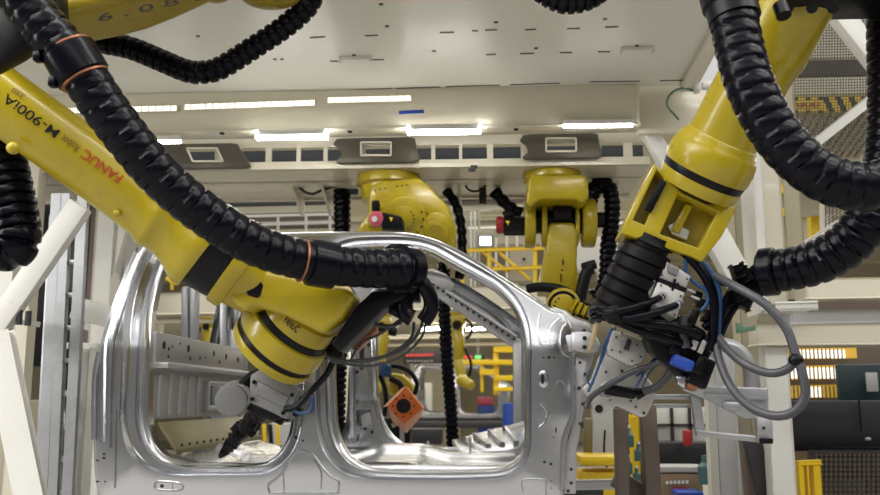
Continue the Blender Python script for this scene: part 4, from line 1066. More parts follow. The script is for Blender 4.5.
bar('bolted_flange', 'white_paint', (772, 308), (810, 307), 5.9, .035, .22, 'white flange plate on the portal column under the hose clamp', 'flange', None)
vert_post('steel_column', 'cream', 769, 260, 6.6, PX(22, 6.6), .22, 4.2, 'broad cream column right of the right robot forearm', 'column', RS, A(780, 312, 6.4).z)
vert_post('steel_column', 'white_paint', 756, 260, 6.5, PX(10, 6.5), .3, 4.2, 'bright slim white column just left of the broad cream column', 'column', RS, A(780, 312, 6.4).z)
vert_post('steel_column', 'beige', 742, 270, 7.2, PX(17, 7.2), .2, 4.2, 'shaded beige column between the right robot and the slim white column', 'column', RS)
vert_post('steel_column', 'beige', 791, 250, 7.0, PX(17, 7), .2, 4.4, 'beige column right of the broad cream column', 'column', RS, A(780, 312, 6.4).z)
bar('diagonal_brace', 'white_paint', (702, 212), (744, 290), 6.2, PX(24, 6.2), .14, 'white diagonal brace behind the right gripper cables', 'brace', RS)
bar('diagonal_brace', 'white_paint', (645, 125), (690, 205), 6.25, PX(15, 6.25), .14, 'white diagonal brace between the lamp row and the right robot forearm', 'brace', RS)
bar('diagonal_brace', 'white_paint', (812, -20), (900, 92), 6.0, PX(20, 6), .12, 'white diagonal brace at the top right, over the wire mesh', 'brace', RS)
bar('diagonal_brace', 'cream', (689, 86), (722, 22), 5.95, .06, .10, 'cream diagonal brace along the right end of the deck', 'brace', RS, 5.0)
bar('stair_stringer', 'white_paint', (780, 171), (930, 53), 7.4, PX(10, 7.4), .1, 'cream sloping rail in front of the wire mesh at the upper right', 'rail', RS)
bar('stair_stringer', 'white_paint', (770, 272), (930, 168), 7.6, PX(13, 7.6), .1, 'white sloping rail just above the second dress hose', 'rail', RS)
mb = MB(); mb.cyl(A(702, 86, 5.86), A(716, 85, 5.86), .03, n=16, bev=.005); mb.box(A(697, 86, 5.86), (.04, .08, .09), bev=.01)
single(mb, 'pipe_stub', 'white_paint', 'short white pipe stub at the right end of the deck edge', 'pipe')
mb = MB(); mb.tube([A(*q, 5.92) for q in [(694, 91), (684, 88), (674, 91), (668, 98), (667, 106), (674, 114), (679, 120)]], .008, n=8)
single(mb, 'looped_cable', 'green', 'thin green cable looping on the cream wall right of the lamp row', 'cable')
mb = MB(); mb.box(((xe + A(720, 100, 6.1).x) / 2, 6.14, (zd + zb) / 2), (A(720, 100, 6.1).x - xe, .06, zd - zb + .05), bev=.006)
single(mb, 'end_panel', 'cream', 'cream end panel of the deck edge, right of the lamp row', 'panel')
# gallery edge behind the mesh with the hazard stripes
mb = MB(); Yq = 8.6
p, q = A(770, 88, Yq), A(960, 86, Yq); mb.beam(p, q, PX(18, Yq), .1, UP)
mb.mi = 1; p, q = A(770, 70, Yq), A(960, 68, Yq); mb.beam(p, q, PX(16, Yq), .1, UP)
mb.mi = 0; p, q = A(770, 40, Yq + .1), A(960, 38, Yq + .1); mb.beam(p, q, PX(46, Yq), .1, UP)
ge = thing('gallery_edge', A(860, 110, Yq), 'cream gallery edge with yellow and black hazard stripes behind the upper right mesh', 'gallery')
mb.build('fascia', ['cream', 'cabinet_dark'], ge)
mb = MB(); Yh = Yq - .06; p, q = A(770, 105, Yh), A(960, 103, Yh); mb.beam(p, q, PX(16, Yq), .02, UP)
mb.mi = 1
for k in range(9):
    x = 822 + k * 13
    mb.prism([A(*c, Yh - .012) for c in [(x, 97), (x + 6, 97), (x + 13, 112), (x + 7, 112)]], V((0, .006, 0)))
for x in (795, 808, 821):
    for y in (98.5, 111.5): mb.box(A(x, y, Yh - .012), (PX(5, Yh), .006, PX(3, Yh)))
mb.build('hazard_band', ['safety_yellow', 'black'], ge)
mb = MB()
for k in range(7): mb.box(A(794 + k * 4, 105.5 - k * .1, Yh - .014), (PX(2.2, Yh), .006, PX(4.5, Yh)), Matrix.Rotation(.25 * (-1) ** k, 3, 'Y'))
mb.build('lettering', 'text_red', ge)
mb = MB()
for k in range(14):
    mb.beam(A(786 + k * 8, 114, Yq), A(786 + k * 8, 114, Yq) + V((.3, 1.6, 0)), .05, .03)
p = A(850, 114, Yq); mb.box(p + V((.3, .8, .03)), (2.4, 1.6, .02)); mb.build('corrugated_floor', 'beige', ge)
# wire mesh screens
def mesh_screen(name, quad, nu, nv, r, m, label, frame=None, fm='cream', cat='mesh screen'):
    a, b, c, d = quad        # corners a-b top, d-c bottom
    rt = thing(name, (a + b + c + d) / 4, label, cat)
    mb = MB()
    def wire(p, q): mb.beam(p, q, r, r)
    for i in range(nu + 1): wire(a.lerp(b, i / nu), d.lerp(c, i / nu))
    for j in range(nv + 1): wire(a.lerp(d, j / nv), b.lerp(c, j / nv))
    w_ = mb.build('wire_grid', m, rt)
    if frame:
        mb = MB()
        for p, q in ((a, b), (b, c), (c, d), (d, a)): mb.beam(p, q, frame, frame, UP, .004)
        mb.build('frame', fm, rt)
    return rt
mesh_screen('mesh_screen', (A(770, 18, 7.9), A(980, 13, 7.9), A(980, 148, 7.9), A(770, 152, 7.9)), 74, 48, .006, 'olive_plate', 'fine wire mesh screen at the upper right, in front of the hazard band')
mesh_screen('mesh_screen', (A(822, 195, 8.2), A(880, 150, 8.2), A(880, 205, 8.2), A(822, 240, 8.2)), 16, 14, .007, 'olive_plate', 'wire mesh screen under the upper sloping rail, beside the second dress hose', .03)
# louvred pale wall panel
lv = thing('louvre_panel', A(850, 150, 10.6), 'pale wall panel with dark louvres behind the sloping rail at the upper right', 'panel')
mb = MB(); mb.prism([A(*q, 10.6) for q in [(790, 150), (900, 75), (900, 200), (790, 220)]], V((0, .05, 0))); mb.build('panel_sheet', 'beige', lv)
for i, (x, y) in enumerate(((841, 150), (855, 141))):
    mb = MB()
    for k in range(4): mb.box(A(x - 4 + k * 3, y - k * .8, 10.55), (PX(1.6, 10.5), .02, PX(17, 10.5)))
    mb.build('louvre', 'cabinet_dark', lv)
for i, (x, y) in enumerate(((777, 191), (778, 214))):
    mb = MB(); mb.box(A(x, y, 6.9), (PX(7, 7), .15, PX(9, 7)), bev=.01); mb.mi = 1; mb.box(A(x, y, 6.81), (PX(3, 7), .02, PX(4, 7)))
    single(mb, 'junction_box', ['safety_yellow', 'dark_steel'], ['yellow junction box between the two right columns, upper one', 'yellow junction box between the two right columns, lower one'][i], 'box', 'yellow junction boxes')
mb = MB(); mb.prism([A(737, 322, 5.8), A(745, 327, 5.8), A(756, 326, 5.8), A(756, 330, 5.8), A(738, 333, 5.8)], V((0, .05, 0)), bev=.004)
single(mb, 'clip_bracket', 'green', 'small dark green bracket beside the portal column behind the grey cable loops', 'bracket')
# ---- opening behind the portal: lit strips, dark cabinets, mesh fence
for i, (y, h, x1) in enumerate([(354, 10, 856), (373, 13, 839), (392, 12, 838)]):
    mb = MB(); mb.beam(A(786, y, 9.5), A(x1, y - 1, 9.5), PX(h, 9.5), .04, UP)
    mb.mi = 1
    random.seed(i)
    for k in range(7):
        x = 792 + k * 8; 
        if x < x1 - 6 and random.random() < .8: mb.box(A(x + 2, y, 9.46), (PX(5, 9.5), .02, PX(h * .8, 9.5)))
    mb.mi = 2
    for k in range(14): mb.box(A(790 + k * 4, y, 9.44), (.012, .012, PX(h, 9.5)))
    single(mb, 'lit_window_strip', ['amber_panel', 'lamp_soft', 'brown_steel'], ['bright barred window strip beyond the portal, topmost of three', 'bright barred window strip beyond the portal, middle of three', 'bright barred window strip beyond the portal, lowest of three'][i], 'window strip', 'window strips beyond the portal')
mb = MB(); mb.box(A(900, 420, 9.7), (PX(300, 9.7), .05, PX(150, 9.7)))
single(mb, 'back_partition', 'brown_steel', 'brown partition beyond the portal behind the bright window strips', 'partition')
tb = thing('teal_machine', A(862, 402, 9.0), 'dark teal machine housing beyond the portal at the right edge', 'machine')
mb = MB(); mb.box(A(866, 384, 9.1), (PX(54, 9.1), .1, PX(38, 9.1)), bev=.02); mb.build('housing', 'teal_dark', tb)
mb = MB(); mb.box(A(872, 382, 8.93), (PX(11, 9), .01, PX(18, 9)), bev=.003); mb.build('notice_plate', 'grey_paint', tb)
mb = MB(); mb.box(A(917, 425, 8.0), (PX(260, 8), .08, PX(46, 8)), bev=.01)
mb.mi = 1; mb.box(A(917, 449, 7.95), (PX(260, 8), .1, PX(4, 8)), bev=.004); mb.box(A(860, 416, 7.9), (.012, .01, PX(30, 8)))
single(mb, 'dark_guard_panel', ['cabinet_dark', 'black'], 'wide near-black guard panel beyond the portal above the brown mesh', 'panel')
mb = MB(); mb.sphere(A(868, 439, 7.9), PX(3, 7.9), (1, .6, .6)); single(mb, 'panel_knob', 'grey_paint', 'small pale knob on the near-black guard panel', 'knob')
mesh_screen('mesh_fence', (A(810, 452, 7.6), A(1000, 452, 7.6), A(1000, 552, 7.6), A(810, 552, 7.6)), 40, 20, .014, 'dark_steel', 'square wire mesh fence at the bottom right below the near-black panel', .03, 'dark_steel', 'fence')
mb = MB(); mb.box(A(910, 500, 8.6), (PX(270, 8.6), .05, PX(100, 8.6))); single(mb, 'brown_board', 'mesh_brown', 'brown board standing behind the square mesh fence', 'board')
yf = thing('yellow_guard', foot(808, 495, 7.0), 'yellow upright guard frame at the bottom right in front of the mesh fence', 'guard')
for x, w_ in ((799.5, 5), (806, 2.5), (815, 7)):
    mb = MB(); p = A(x, 464, 7.0); mb.beam((p.x, p.y, 0), p, PX(w_, 7), .06, UP, .006); mb.build('upright', 'safety_yellow', yf)
mb = MB(); mb.beam(A(797, 463, 7.0), A(820, 462, 7.0), PX(4, 7), .07, UP, .006); mb.build('top_bar', 'safety_yellow', yf)
# ---- things between the cab and the portal
mb = MB()
mb.prism([A(*q, 5.2) for q in [(682, 385), (768, 388), (769, 419), (745, 419), (712, 402), (684, 391)]], V((0, .03, 0)), bev=.006)
mb.prism([A(*q, 5.18) for q in [(722, 405), (726, 401), (738, 402), (742, 407), (737, 411), (726, 410)]], V((0, .02, 0)), bev=.006)
mb.beam(A(705, 395, 5.18), A(768, 398, 5.18), .012, .02)
fx_ = thing('sheet_fixture', A(730, 445, 5.2), 'grey sheet-metal fixture arm between the gripper and the portal column', 'fixture')
mb.build('arm_plate', 'galvanised', fx_)
mb = MB(); mb.beam(A(695, 392, 5.25), A(700, 436, 5.25), PX(9, 5.25), .05, UP, .008); mb.build('upright', 'galvanised', fx_)
mb = MB(); mb.beam(A(696, 433, 5.2), A(766, 440, 5.2), PX(6, 5.2), .05, UP, .006); mb.build('lower_rail', 'aluminium_dull', fx_)
mb = MB(); mb.box(A(763, 430, 5.2), (PX(15, 5.2), .08, PX(24, 5.2)), bev=.008); mb.mi = 1; mb.box(A(766, 441, 5.14), (PX(12, 5.2), .03, PX(5, 5.2)), bev=.004); mb.cyl(A(764, 428, 5.15), A(764, 428, 5.17), .008, n=8)
mb.build('end_block', ['aluminium_dull', 'black'], fx_)
mb = MB(); mb.box(A(672, 397, 5.3), (PX(36, 5.3), .05, PX(5, 5.3)), bev=.006); mb.box(A(672, 406, 5.32), (PX(34, 5.3), .05, PX(4, 5.3)), bev=.006); mb.build('cross_plate', 'galvanised', fx_)
mb = MB(); mb.tube([A(*q, 5.6) for q in [(708, 352), (720, 345), (735, 348), (746, 360), (751, 376), (752, 392)]], PX(7, 5.6), n=18)
single(mb, 'curved_duct', 'galvanised', 'pale grey curved duct behind the grey cable loops', 'duct')
vert_post('steel_column', 'grey_paint', 724, 440, 6.6, PX(20, 6.6), .2, A(724, 350, 6.6).z, 'blue-grey column behind the sheet-metal fixture arm', 'column', RS)
vert_post('steel_column', 'beige', 741, 450, 6.8, PX(16, 6.8), .2, A(741, 400, 6.8).z, 'beige column right of the blue-grey column', 'column', RS)
vert_post('steel_column', 'white_paint', 712, 440, 7.2, PX(8, 7.2), .1, A(712, 340, 7.2).z, 'slim white column left of the blue-grey column', 'column', RS)
bar('tipped_bar', 'dark_steel', (752, 442), (770, 510), 6.2, PX(11, 6.2), .1, 'dark steel bar leaning beside the portal column, under the fixture arm', 'bar')
bar('tipped_bar', 'brown_steel', (744, 436), (752, 510), 6.4, PX(9, 6.4), .1, 'brown steel bar leaning left of the dark bar, under the fixture arm', 'bar')
post('stand_post', 'brown_steel', A(620, 408, 5.6), A(623, 520, 5.6), PX(12, 5.6), .12, 'brown steel stand leg under the gripper, next to the yellow bin', 'stand', 'brown stand legs', UP)
post('stand_post', 'brown_steel', A(647, 405, 5.6), A(654, 520, 5.6), PX(15, 5.6), .12, 'broader brown steel stand leg under the gripper, right of the bottles', 'stand', 'brown stand legs', UP)
bar('stand_brace', 'brown_steel', (614, 477), (652, 500), 5.7, PX(18, 5.7), .06, 'dark brown sloping brace between the two brown stand legs', 'brace')
bn = thing('yellow_bin', foot(600, 495, 6.6), 'yellow plastic bin between the cab front and the brown stand leg', 'bin')
mb = MB(); c = A(600, 470, 6.8); mb.box((c.x, c.y, .5), (PX(42, 6.8), .4, 1.0), bev=.03); mb.build('body', 'safety_yellow', bn)
mb = MB(); p = A(600, 459, 6.75); mb.box(p, (PX(44, 6.8), .44, PX(9, 6.8)), bev=.02); mb.build('lid', 'safety_yellow', bn)
bar('rail_tube', 'grey_paint', (572, 485), (616, 484), 6.0, PX(9, 6), .06, 'blue-grey horizontal tube crossing in front of the yellow bin', 'tube')
mb = MB(); mb.box(A(604, 436, 7.4), (PX(22, 7.4), .1, PX(54, 7.4)), bev=.01)
single(mb, 'sheet_screen', 'grey_paint', 'blue-grey sheet with a hanging wire behind the yellow bin', 'screen')
mb = MB(); mb.tube([A(*q, 7.2) for q in [(605, 430), (604, 450), (606, 465), (611, 474), (616, 476)]], .008, n=8)
single(mb, 'hanging_wire', 'black', 'thin black wire hanging over the yellow bin', 'wire')
bar('steel_upright', 'olive_shelf', (588, 418), (588, 455), 7.0, PX(8, 7), .08, 'olive upright between the cab front flange and the blue-grey panel', 'post')
for i, (x, y, s) in enumerate([(629, 438, 9), (639, 453, 8), (628, 466, 8), (637, 476, 7)]):
    rt = thing('bottle', A(x, y + s, 8.2), ['teal bottle in the rack between the brown stand legs, topmost left', 'teal bottle in the rack between the brown stand legs, upper right', 'teal bottle in the rack between the brown stand legs, lower left', 'teal bottle in the rack between the brown stand legs, bottom right'][i], 'bottle', 'bottles between the stand legs')
    p = A(x, y + s, 8.2); r = PX(s * .55, 8.2)
    mb = MB(); mb.lathe(p, p + V((0, 0, PX(s * 2, 8.2))), [(0, r * .9), (.05, r), (.6, r), (.75, r * .5), (1, r * .4)], 18); mb.build('body', 'teal_bottle', rt)
    mb = MB(); mb.cyl(p + V((0, 0, PX(s * 2, 8.2))), p + V((0, 0, PX(s * 2.3, 8.2))), r * .45, n=14); mb.build('cap', 'pipe_white', rt)
vert_post('yellow_post', 'safety_yellow', 634, 430, 8.8, PX(8, 8.8), .1, A(634, 415, 8.8).z, 'yellow post behind the bottles between the brown stand legs', 'post')
mb = MB(); mb.box(A(632, 450, 9.4), (PX(30, 9.4), .1, PX(90, 9.4)), bev=.01); single(mb, 'dark_rack', 'cabinet_dark', 'dark rack behind the bottles between the brown stand legs', 'rack')
mb = MB(); mb.box(A(682, 425, 9.6), (PX(56, 9.6), .08, PX(34, 9.6)), bev=.01); mb.mi = 1; mb.box(A(682, 425, 9.54), (PX(56, 9.6), .03, PX(2.2, 9.6)))
for x in (672, 690): mb.box(A(x, 425, 9.54), (PX(3, 9.6), .03, PX(34, 9.6)))
single(mb, 'white_board', ['pipe_white', 'dark_steel'], 'white board with a dark rail behind the right brown stand leg', 'board')
mb = MB(); mb.box(A(687, 438, 9.0), (PX(7, 9), .1, PX(15, 9)), bev=.01); single(mb, 'red_box', 'red', 'small red box in front of the white board', 'box')
mb = MB(); mb.box(A(680, 454, 9.3), (PX(54, 9.3), .3, PX(24, 9.3)), bev=.02)
single(mb, 'dark_machine', 'cabinet_dark', 'dark machine under the white board between stand leg and columns', 'machine')
mb = MB(); mb.box(A(678, 468, 8.4), (PX(46, 8.4), .4, PX(5, 8.4)), bev=.006); single(mb, 'shelf_board', 'grey_paint', 'grey shelf board right of the broad brown stand leg', 'shelf')
cr = thing('printed_carton', A(678, 500, 8.2), 'dark brown carton with pale and red lettering on the floor right of the stand legs', 'carton')
mb = MB(); mb.box(A(678, 487, 8.4), (PX(38, 8.4), .4, PX(28, 8.4)), bev=.012); mb.build('box', 'mesh_brown', cr)
mb = MB()
for k in range(6): mb.box(A(667 + k * 4, 482.5 - k * .1, 8.17), (PX(2.4, 8.2), .01, PX(3.2, 8.2)), Matrix.Rotation(.3, 3, 'Y'))
mb.build('lettering', 'pipe_white', cr)
mb = MB(); mb.box(A(679, 488, 8.17), (PX(13, 8.2), .01, PX(2, 8.2))); mb.build('red_line', 'red', cr)
mb = MB(); mb.box(A(687, 493, 8.0), (PX(24, 8), .3, PX(5, 8)), bev=.01); single(mb, 'blue_tray', 'blue', 'blue tray in front of the brown carton at the bottom edge', 'tray')
mb = MB(); p = A(706, 484, 8.0); mb.lathe(p, p + V((0, 0, .24)), [(0, .06), (.6, .065), (.75, .03), (1, .025)], 18); single(mb, 'bottle', 'teal_bottle', 'teal bottle standing alone right of the brown carton', 'bottle')

# ================================================================== far hall seen over and through the cab
bar('long_cream_beam', 'cream', (60, 307), (545, 298), 9.5, PX(22, 9.5), .3, 'long cream beam crossing behind the whole cab', 'beam')
yr = thing('yellow_railing', A(505, 285, 11.5), 'yellow railing behind the cab windscreen pillar, below the hanging robots', 'railing')
for (a, b, w_) in [((455, 251), (575, 247), 3.5), ((490, 269), (575, 266), 3.2)]:
    mb = pbar(A(*a, 11.5), A(*b, 11.5), PX(w_, 11.5), .05); mb.build('rail', 'safety_yellow', yr)
for (a, b, w_) in [((489, 250), (489, 290), 3.5), ((535, 248), (535, 290), 4), ((499, 252), (530, 280), 3), ((480, 250), (508, 272), 2.6), ((570, 248), (570, 290), 3.5), ((463, 252), (463, 290), 3)]:
    mb = pbar(A(*a, 11.52), A(*b, 11.52), PX(w_, 11.5), .05); mb.build('post', 'safety_yellow', yr)
yl_ = thing('yellow_railing', A(140, 290, 11.5), 'yellow railing piece glimpsed behind the cab rear pillar under the left robot arm', 'railing')
for (a, b, w_) in [((112, 257), (132, 256), 5), ((150, 270), (178, 284), 4)]:
    mb = pbar(A(*a, 11.5), A(*b, 11.5), PX(w_, 11.5), .05); mb.build('rail', 'safety_yellow', yl_)
for x in (117, 172): mb = pbar(A(x, 256, 11.55), A(x, 290, 11.55), PX(3, 11.5), .05); mb.build('post', 'safety_yellow', yl_)
mn = thing('monitor', A(485, 248, 12.0), 'small grey monitor with a bright screen behind the cab, left of the centre robot', 'monitor')
mb = MB(); mb.box(A(485, 240, 12.0), (PX(20, 12), .15, PX(18, 12)), bev=.015); mb.build('casing', 'beige', mn)
mb = MB(); mb.box(A(485.5, 241, 11.91), (PX(14.5, 12), .03, PX(11.5, 12)), bev=.006); mb.build('bezel', 'dark_steel', mn)
mb = MB(); mb.box(A(485.5, 241, 11.89), (PX(12, 12), .02, PX(9.5, 12))); mb.build('screen', 'screen', mn)
vert_post('monitor_post', 'beige', 490, 260, 12.2, PX(5, 12.2), .1, A(490, 249, 12.2).z, 'beige post carrying the small monitor', 'post', None, A(490, 300, 12.2).z)
cb = thing('wall_cabinet', A(524, 282, 12.4), 'beige electrical cabinet behind the yellow railing, left of the centre robot arm', 'cabinet')
mb = MB(); mb.box(A(523, 266, 12.5), (PX(26, 12.5), .3, PX(34, 12.5)), bev=.015); mb.build('body', 'beige', cb)
mb = MB(); mb.cyl(A(524, 259, 12.3), A(524, 259, 12.35), PX(1.4, 12.3), n=12); mb.build('knob', 'black', cb)
for i, (x, m_, y0, y1) in enumerate([(462, 'pipe_white', 205, 300), (467, 'beige', 205, 300), (471, 'pipe_white', 210, 300), (475, 'pipe_white', 208, 300), (479, 'beige', 212, 300), (496, 'pipe_white', 238, 290), (507, 'pipe_white', 235, 290), (517, 'pipe_white', 222, 290), (527, 'pipe_white', 220, 290), (531, 'beige', 222, 290), (599, 'pipe_white', 245, 300), (616, 'pipe_white', 220, 300)]):
    mb = MB(); p, q = A(x, y0, 13.5), A(x, y1, 13.5); mb.cyl(q, p, PX(1.2, 13.5), n=10)
    o = single(mb, 'conduit_pipe', m_, None, None)
    tag(o, 'pale vertical conduit pipe on the far wall behind the hanging robots', 'pipe', 'conduit pipes on the far wall')
mb = MB(); mb.box(A(585, 255, 12.6), (PX(40, 12.6), .3, PX(34, 12.6)), bev=.02); single(mb, 'white_enclosure', 'pipe_white', 'white enclosure behind the centre robot arm and its hose', 'enclosure')
# service runs under the far roof
for i, (y0, y1, x0, x1, h, m_, Y, lab) in enumerate([
    (202, 199, 225, 345, 9, 'dark_steel', 10.5, 'dark pipe run under the far roof, left of the drop hose'),
    (199, 197, 448, 505, 7, 'dark_steel', 10.5, 'dark pipe run under the far roof, between the hanging robots'),
    (206, 203, 225, 348, 4, 'brown_steel', 12.5, 'brown truss chord under the far roof, left of the drop hose'),
    (220, 218, 225, 350, 3.5, 'brown_steel', 12.6, 'thin brown truss chord just above the cab roof'),
    (228, 226, 262, 350, 3, 'brown_steel', 12.7, 'lowest brown truss chord just above the cab roof'),
    (204, 200, 440, 525, 5, 'brown_steel', 12.5, 'brown truss chord under the far roof, between the hanging robots'),
    (211, 208, 215, 345, 8, 'cream', 10.8, 'cream duct run under the far roof, left of the drop hose'),
    (209, 207, 448, 530, 5, 'cream', 10.8, 'cream duct run under the far roof, between the hanging robots'),
    (216.5, 213.5, 225, 350, 3, 'pipe_white', 11.5, 'thin white pipe run just above the cab roof, upper of two'),
    (224, 221.5, 262, 350, 3.5, 'pipe_white', 11.8, 'thin white pipe run just above the cab roof, lower of two'),
    (229, 222, 440, 640, 2.5, 'pipe_white', 14, 'thin white pipe run behind the centre hanging robot'),
    (217, 211, 440, 640, 2.5, 'beige', 14.5, 'thin beige pipe run behind the centre hanging robot')]):
    bar('pipe_run', m_, (x0, y0), (x1, y1), Y, PX(h, Y), PX(h, Y), lab, 'pipe', 'service runs under the far roof')
for i, (x, y0, y1) in enumerate([(278, 214, 232), (306, 214, 232), (330, 200, 232), (299, 196, 214)]):
    bar('pipe_hanger', 'pipe_white', (x, y0), (x if i < 3 else 310, y1), 11.6, PX(2.6, 11.6), .04, ['white hanger post above the cab roof, left one', 'white hanger post above the cab roof, middle one', 'white hanger post above the cab roof beside the drop hose', 'slanting cream strut under the far roof'][i], 'hanger', 'hangers above the cab roof')
# far roof with lamp rows, deck of the next line
mb = MB(); mb.box((2, 24, 4.55), (44, 18, .1)); setting(mb, 'ceiling_far', 'hall_wall')
for k, Y in enumerate((15.2, 17.5, 20, 23, 27)):
    mb = MB(); mb.box((2, Y, 4.3), (44, .25, .40)); setting(mb, 'trim_%d' % (k + 1), 'beige')
zl_ = A(430, 328, 17.0).z
mb = MB(); p0, p1 = A(330, 319, 16.4), A(525, 317, 16.4); mb.beam(p0, p1, PX(11, 16.4), .2, UP); single(mb, 'far_deck_beam', 'beige', 'beige overhead beam of the next line, seen through the front doorway', 'beam')
for i, (x0, x1) in enumerate([(386, 397), (420, 440), (466, 489)]):
    mb = MB(); p, q = A(x0, 329.5, 16.3), A(x1, 328, 16.3); mb.beam(p, q, PX(3, 16.3), .05); single(mb, 'batten_lamp', 'lamp', ['far lamp seen through the front doorway beside the left yellow robot', 'far lamp seen through the front doorway, left of the drop hose', 'far lamp seen through the front doorway, right of the drop hose'][i], 'lamp', 'lamps of the next line')
# robots of the next line, hanging
def far_robot(x, y, Y, sc, label, flip=1):
    rt = thing('industrial_robot', A(x, y, Y), label, 'robot', 'robots of the next line')
    Z = lambda dx, dy, d=0: A(x + flip * dx * sc, y + dy * sc, Y + d)
    mb = MB(); mb.cyl(Z(0, 0), Z(0, 5), PX(11 * sc, Y), n=24, bev=.02); mb.build('base_flange', 'yellow', rt)
    mb = MB(); mb.prism([Z(-9, 4, -.2), Z(9, 4, -.2), Z(10, 12, -.2), Z(5, 18, -.2), Z(-6, 18, -.2), Z(-10, 12, -.2)], V((0, .4, 0)), bev=.03); mb.build('turret', 'yellow', rt)
    mb = MB(); mb.prism([Z(-5, 14, -.25), Z(5, 14, -.25), Z(8, 30, -.25), Z(8, 46, -.25), Z(3, 58, -.25), Z(-3, 56, -.25), Z(-3, 40, -.25), Z(-7, 26, -.25)], V((0, .3, 0)), bev=.05); mb.mi = 1; mb.cyl(Z(0, 15, -.3), Z(0, 15, .3), PX(5 * sc, Y), n=20); mb.build('lower_arm', ['yellow', 'black'], rt)
    mb = MB(); mb.cyl(Z(2, 54, -.2), Z(6, 76, -.3), PX(6 * sc, Y), PX(5 * sc, Y), n=18, bev=.02); mb.cyl(Z(4, 74, -.3), Z(16, 82, -.5), PX(7 * sc, Y), PX(5 * sc, Y), n=18, bev=.02); mb.build('forearm', 'yellow', rt)
    mb = MB(); mb.cyl(Z(-16, 20), Z(-8, 18), PX(5 * sc, Y), n=16, bev=.02); mb.build('motor', 'black', rt)
    mb = MB(); mb.tube([Z(9, 8, -.3), Z(16, 16, -.3), Z(14, 26, -.3), Z(9, 30, -.3)], PX(1.6 * sc, Y), n=10); mb.tube([Z(8, 40, -.3), Z(15, 56, -.3), Z(13, 70, -.3), Z(5, 76, -.3)], PX(1.6 * sc, Y), n=10); mb.build('cable_hose', 'black', rt)
    return rt
far_robot(381, 312, 13.0, 1.0, 'far yellow robot hanging behind the left edge of the front doorway', -1)
far_robot(457, 311, 16.0, .92, 'far yellow robot hanging right of the drop hose in the front doorway')
far_robot(206, 316, 15.0, .7, 'far yellow robot hanging behind the cab back panel, seen through the rear doorway')
# arm carrying the orange fixture
oa = thing('industrial_robot', A(396, 390, 8.4), 'far yellow robot wrist with black cables, carrying the orange fixture', 'robot')
Y = 8.5
mb = MB(); mb.prism([A(*q, Y) for q in [(384, 372), (402, 374), (414, 384), (412, 396), (398, 398), (386, 394)]], V((0, .25, 0)), bev=.05); mb.build('wrist_casting', 'yellow', oa)
mb = MB(); mb.tube([A(*q, Y - .1) for q in [(382, 368), (396, 366), (410, 372), (417, 384), (414, 396)]], PX(2.4, Y), n=10); mb.tube([A(*q, Y - .12) for q in [(378, 372), (384, 386), (386, 400), (384, 416)]], PX(2.4, Y), n=10); mb.tube([A(*q, Y - .14) for q in [(390, 378), (400, 384), (402, 392)]], PX(3, Y), n=10); mb.build('cable_bundle', 'black', oa)
mb = MB(); mb.prism([A(*q, Y - .2) for q in [(378, 360), (392, 366), (388, 378), (377, 374)]], V((0, .2, 0)), bev=.03); mb.build('blue_fitting', 'blue_cable', oa)
mb = MB(); mb.box(A(398, 433, 8.6), (PX(26, 8.6), .2, PX(30, 8.6)), bev=.02); mb.build('dark_tool_mount', 'black', oa)
of = thing('orange_fixture', A(404, 430, 8.1), 'orange square plate with a round black hole, tipped on edge behind the front doorway', 'fixture')
Yo = 8.0
cc_ = A(404, 406, Yo); 
pl = [A(*q, Yo) for q in [(406, 386.5), (423, 408), (404, 424), (387.5, 406)]]
mb = MB(); mb.prism(pl, V((.01, .03, 0)), bev=.004)
mb.mi = 1
c = A(403.5, 406, Yo - .004)
mb.prism([A(403.5 + 7.2 * cos(k * pi / 14), 406 + 7.4 * sin(k * pi / 14), Yo - .006) for k in range(28)], V((0, .02, 0)))
for a in range(8): mb.prism([A(403.5 + 10.6 * cos(a * pi / 4) + 1.0 * cos(k * pi / 4), 406 + 10.6 * sin(a * pi / 4) + 1.0 * sin(k * pi / 4), Yo - .006) for k in range(8)], V((0, .02, 0)))
mb.build('face_plate', ['orange', 'hole_black'], of)
mb = MB(); mb.prism([A(404, 424, Yo), A(423, 408, Yo), A(421, 416, Yo + .25), A(406, 433, Yo + .2)], V((.005, .02, 0)), bev=.003); mb.build('side_gusset', 'orange_side', of)
mb = MB(); mb.prism([A(387.5, 406, Yo), A(406, 386.5, Yo), A(402, 388, Yo + .3), A(383, 407, Yo + .3)], V((.005, .02, 0)), bev=.003); mb.build('side_gusset', 'orange_side', of)
mb = MB(); mb.prism([A(387.5, 407, Yo), A(404, 424, Yo), A(406, 433, Yo + .2), A(392, 421, Yo + .2)], V((.005, .02, 0)), bev=.003); mb.build('side_gusset', 'orange_side', of)
mb = MB(); mb.beam(A(392, 426, Yo + .3), A(410, 416, Yo + .3), .03, .04); mb.beam(A(402, 428, Yo + .3), A(402, 444, Yo + .3), .04, .04); mb.build('mount_strut', 'galvanised', of)
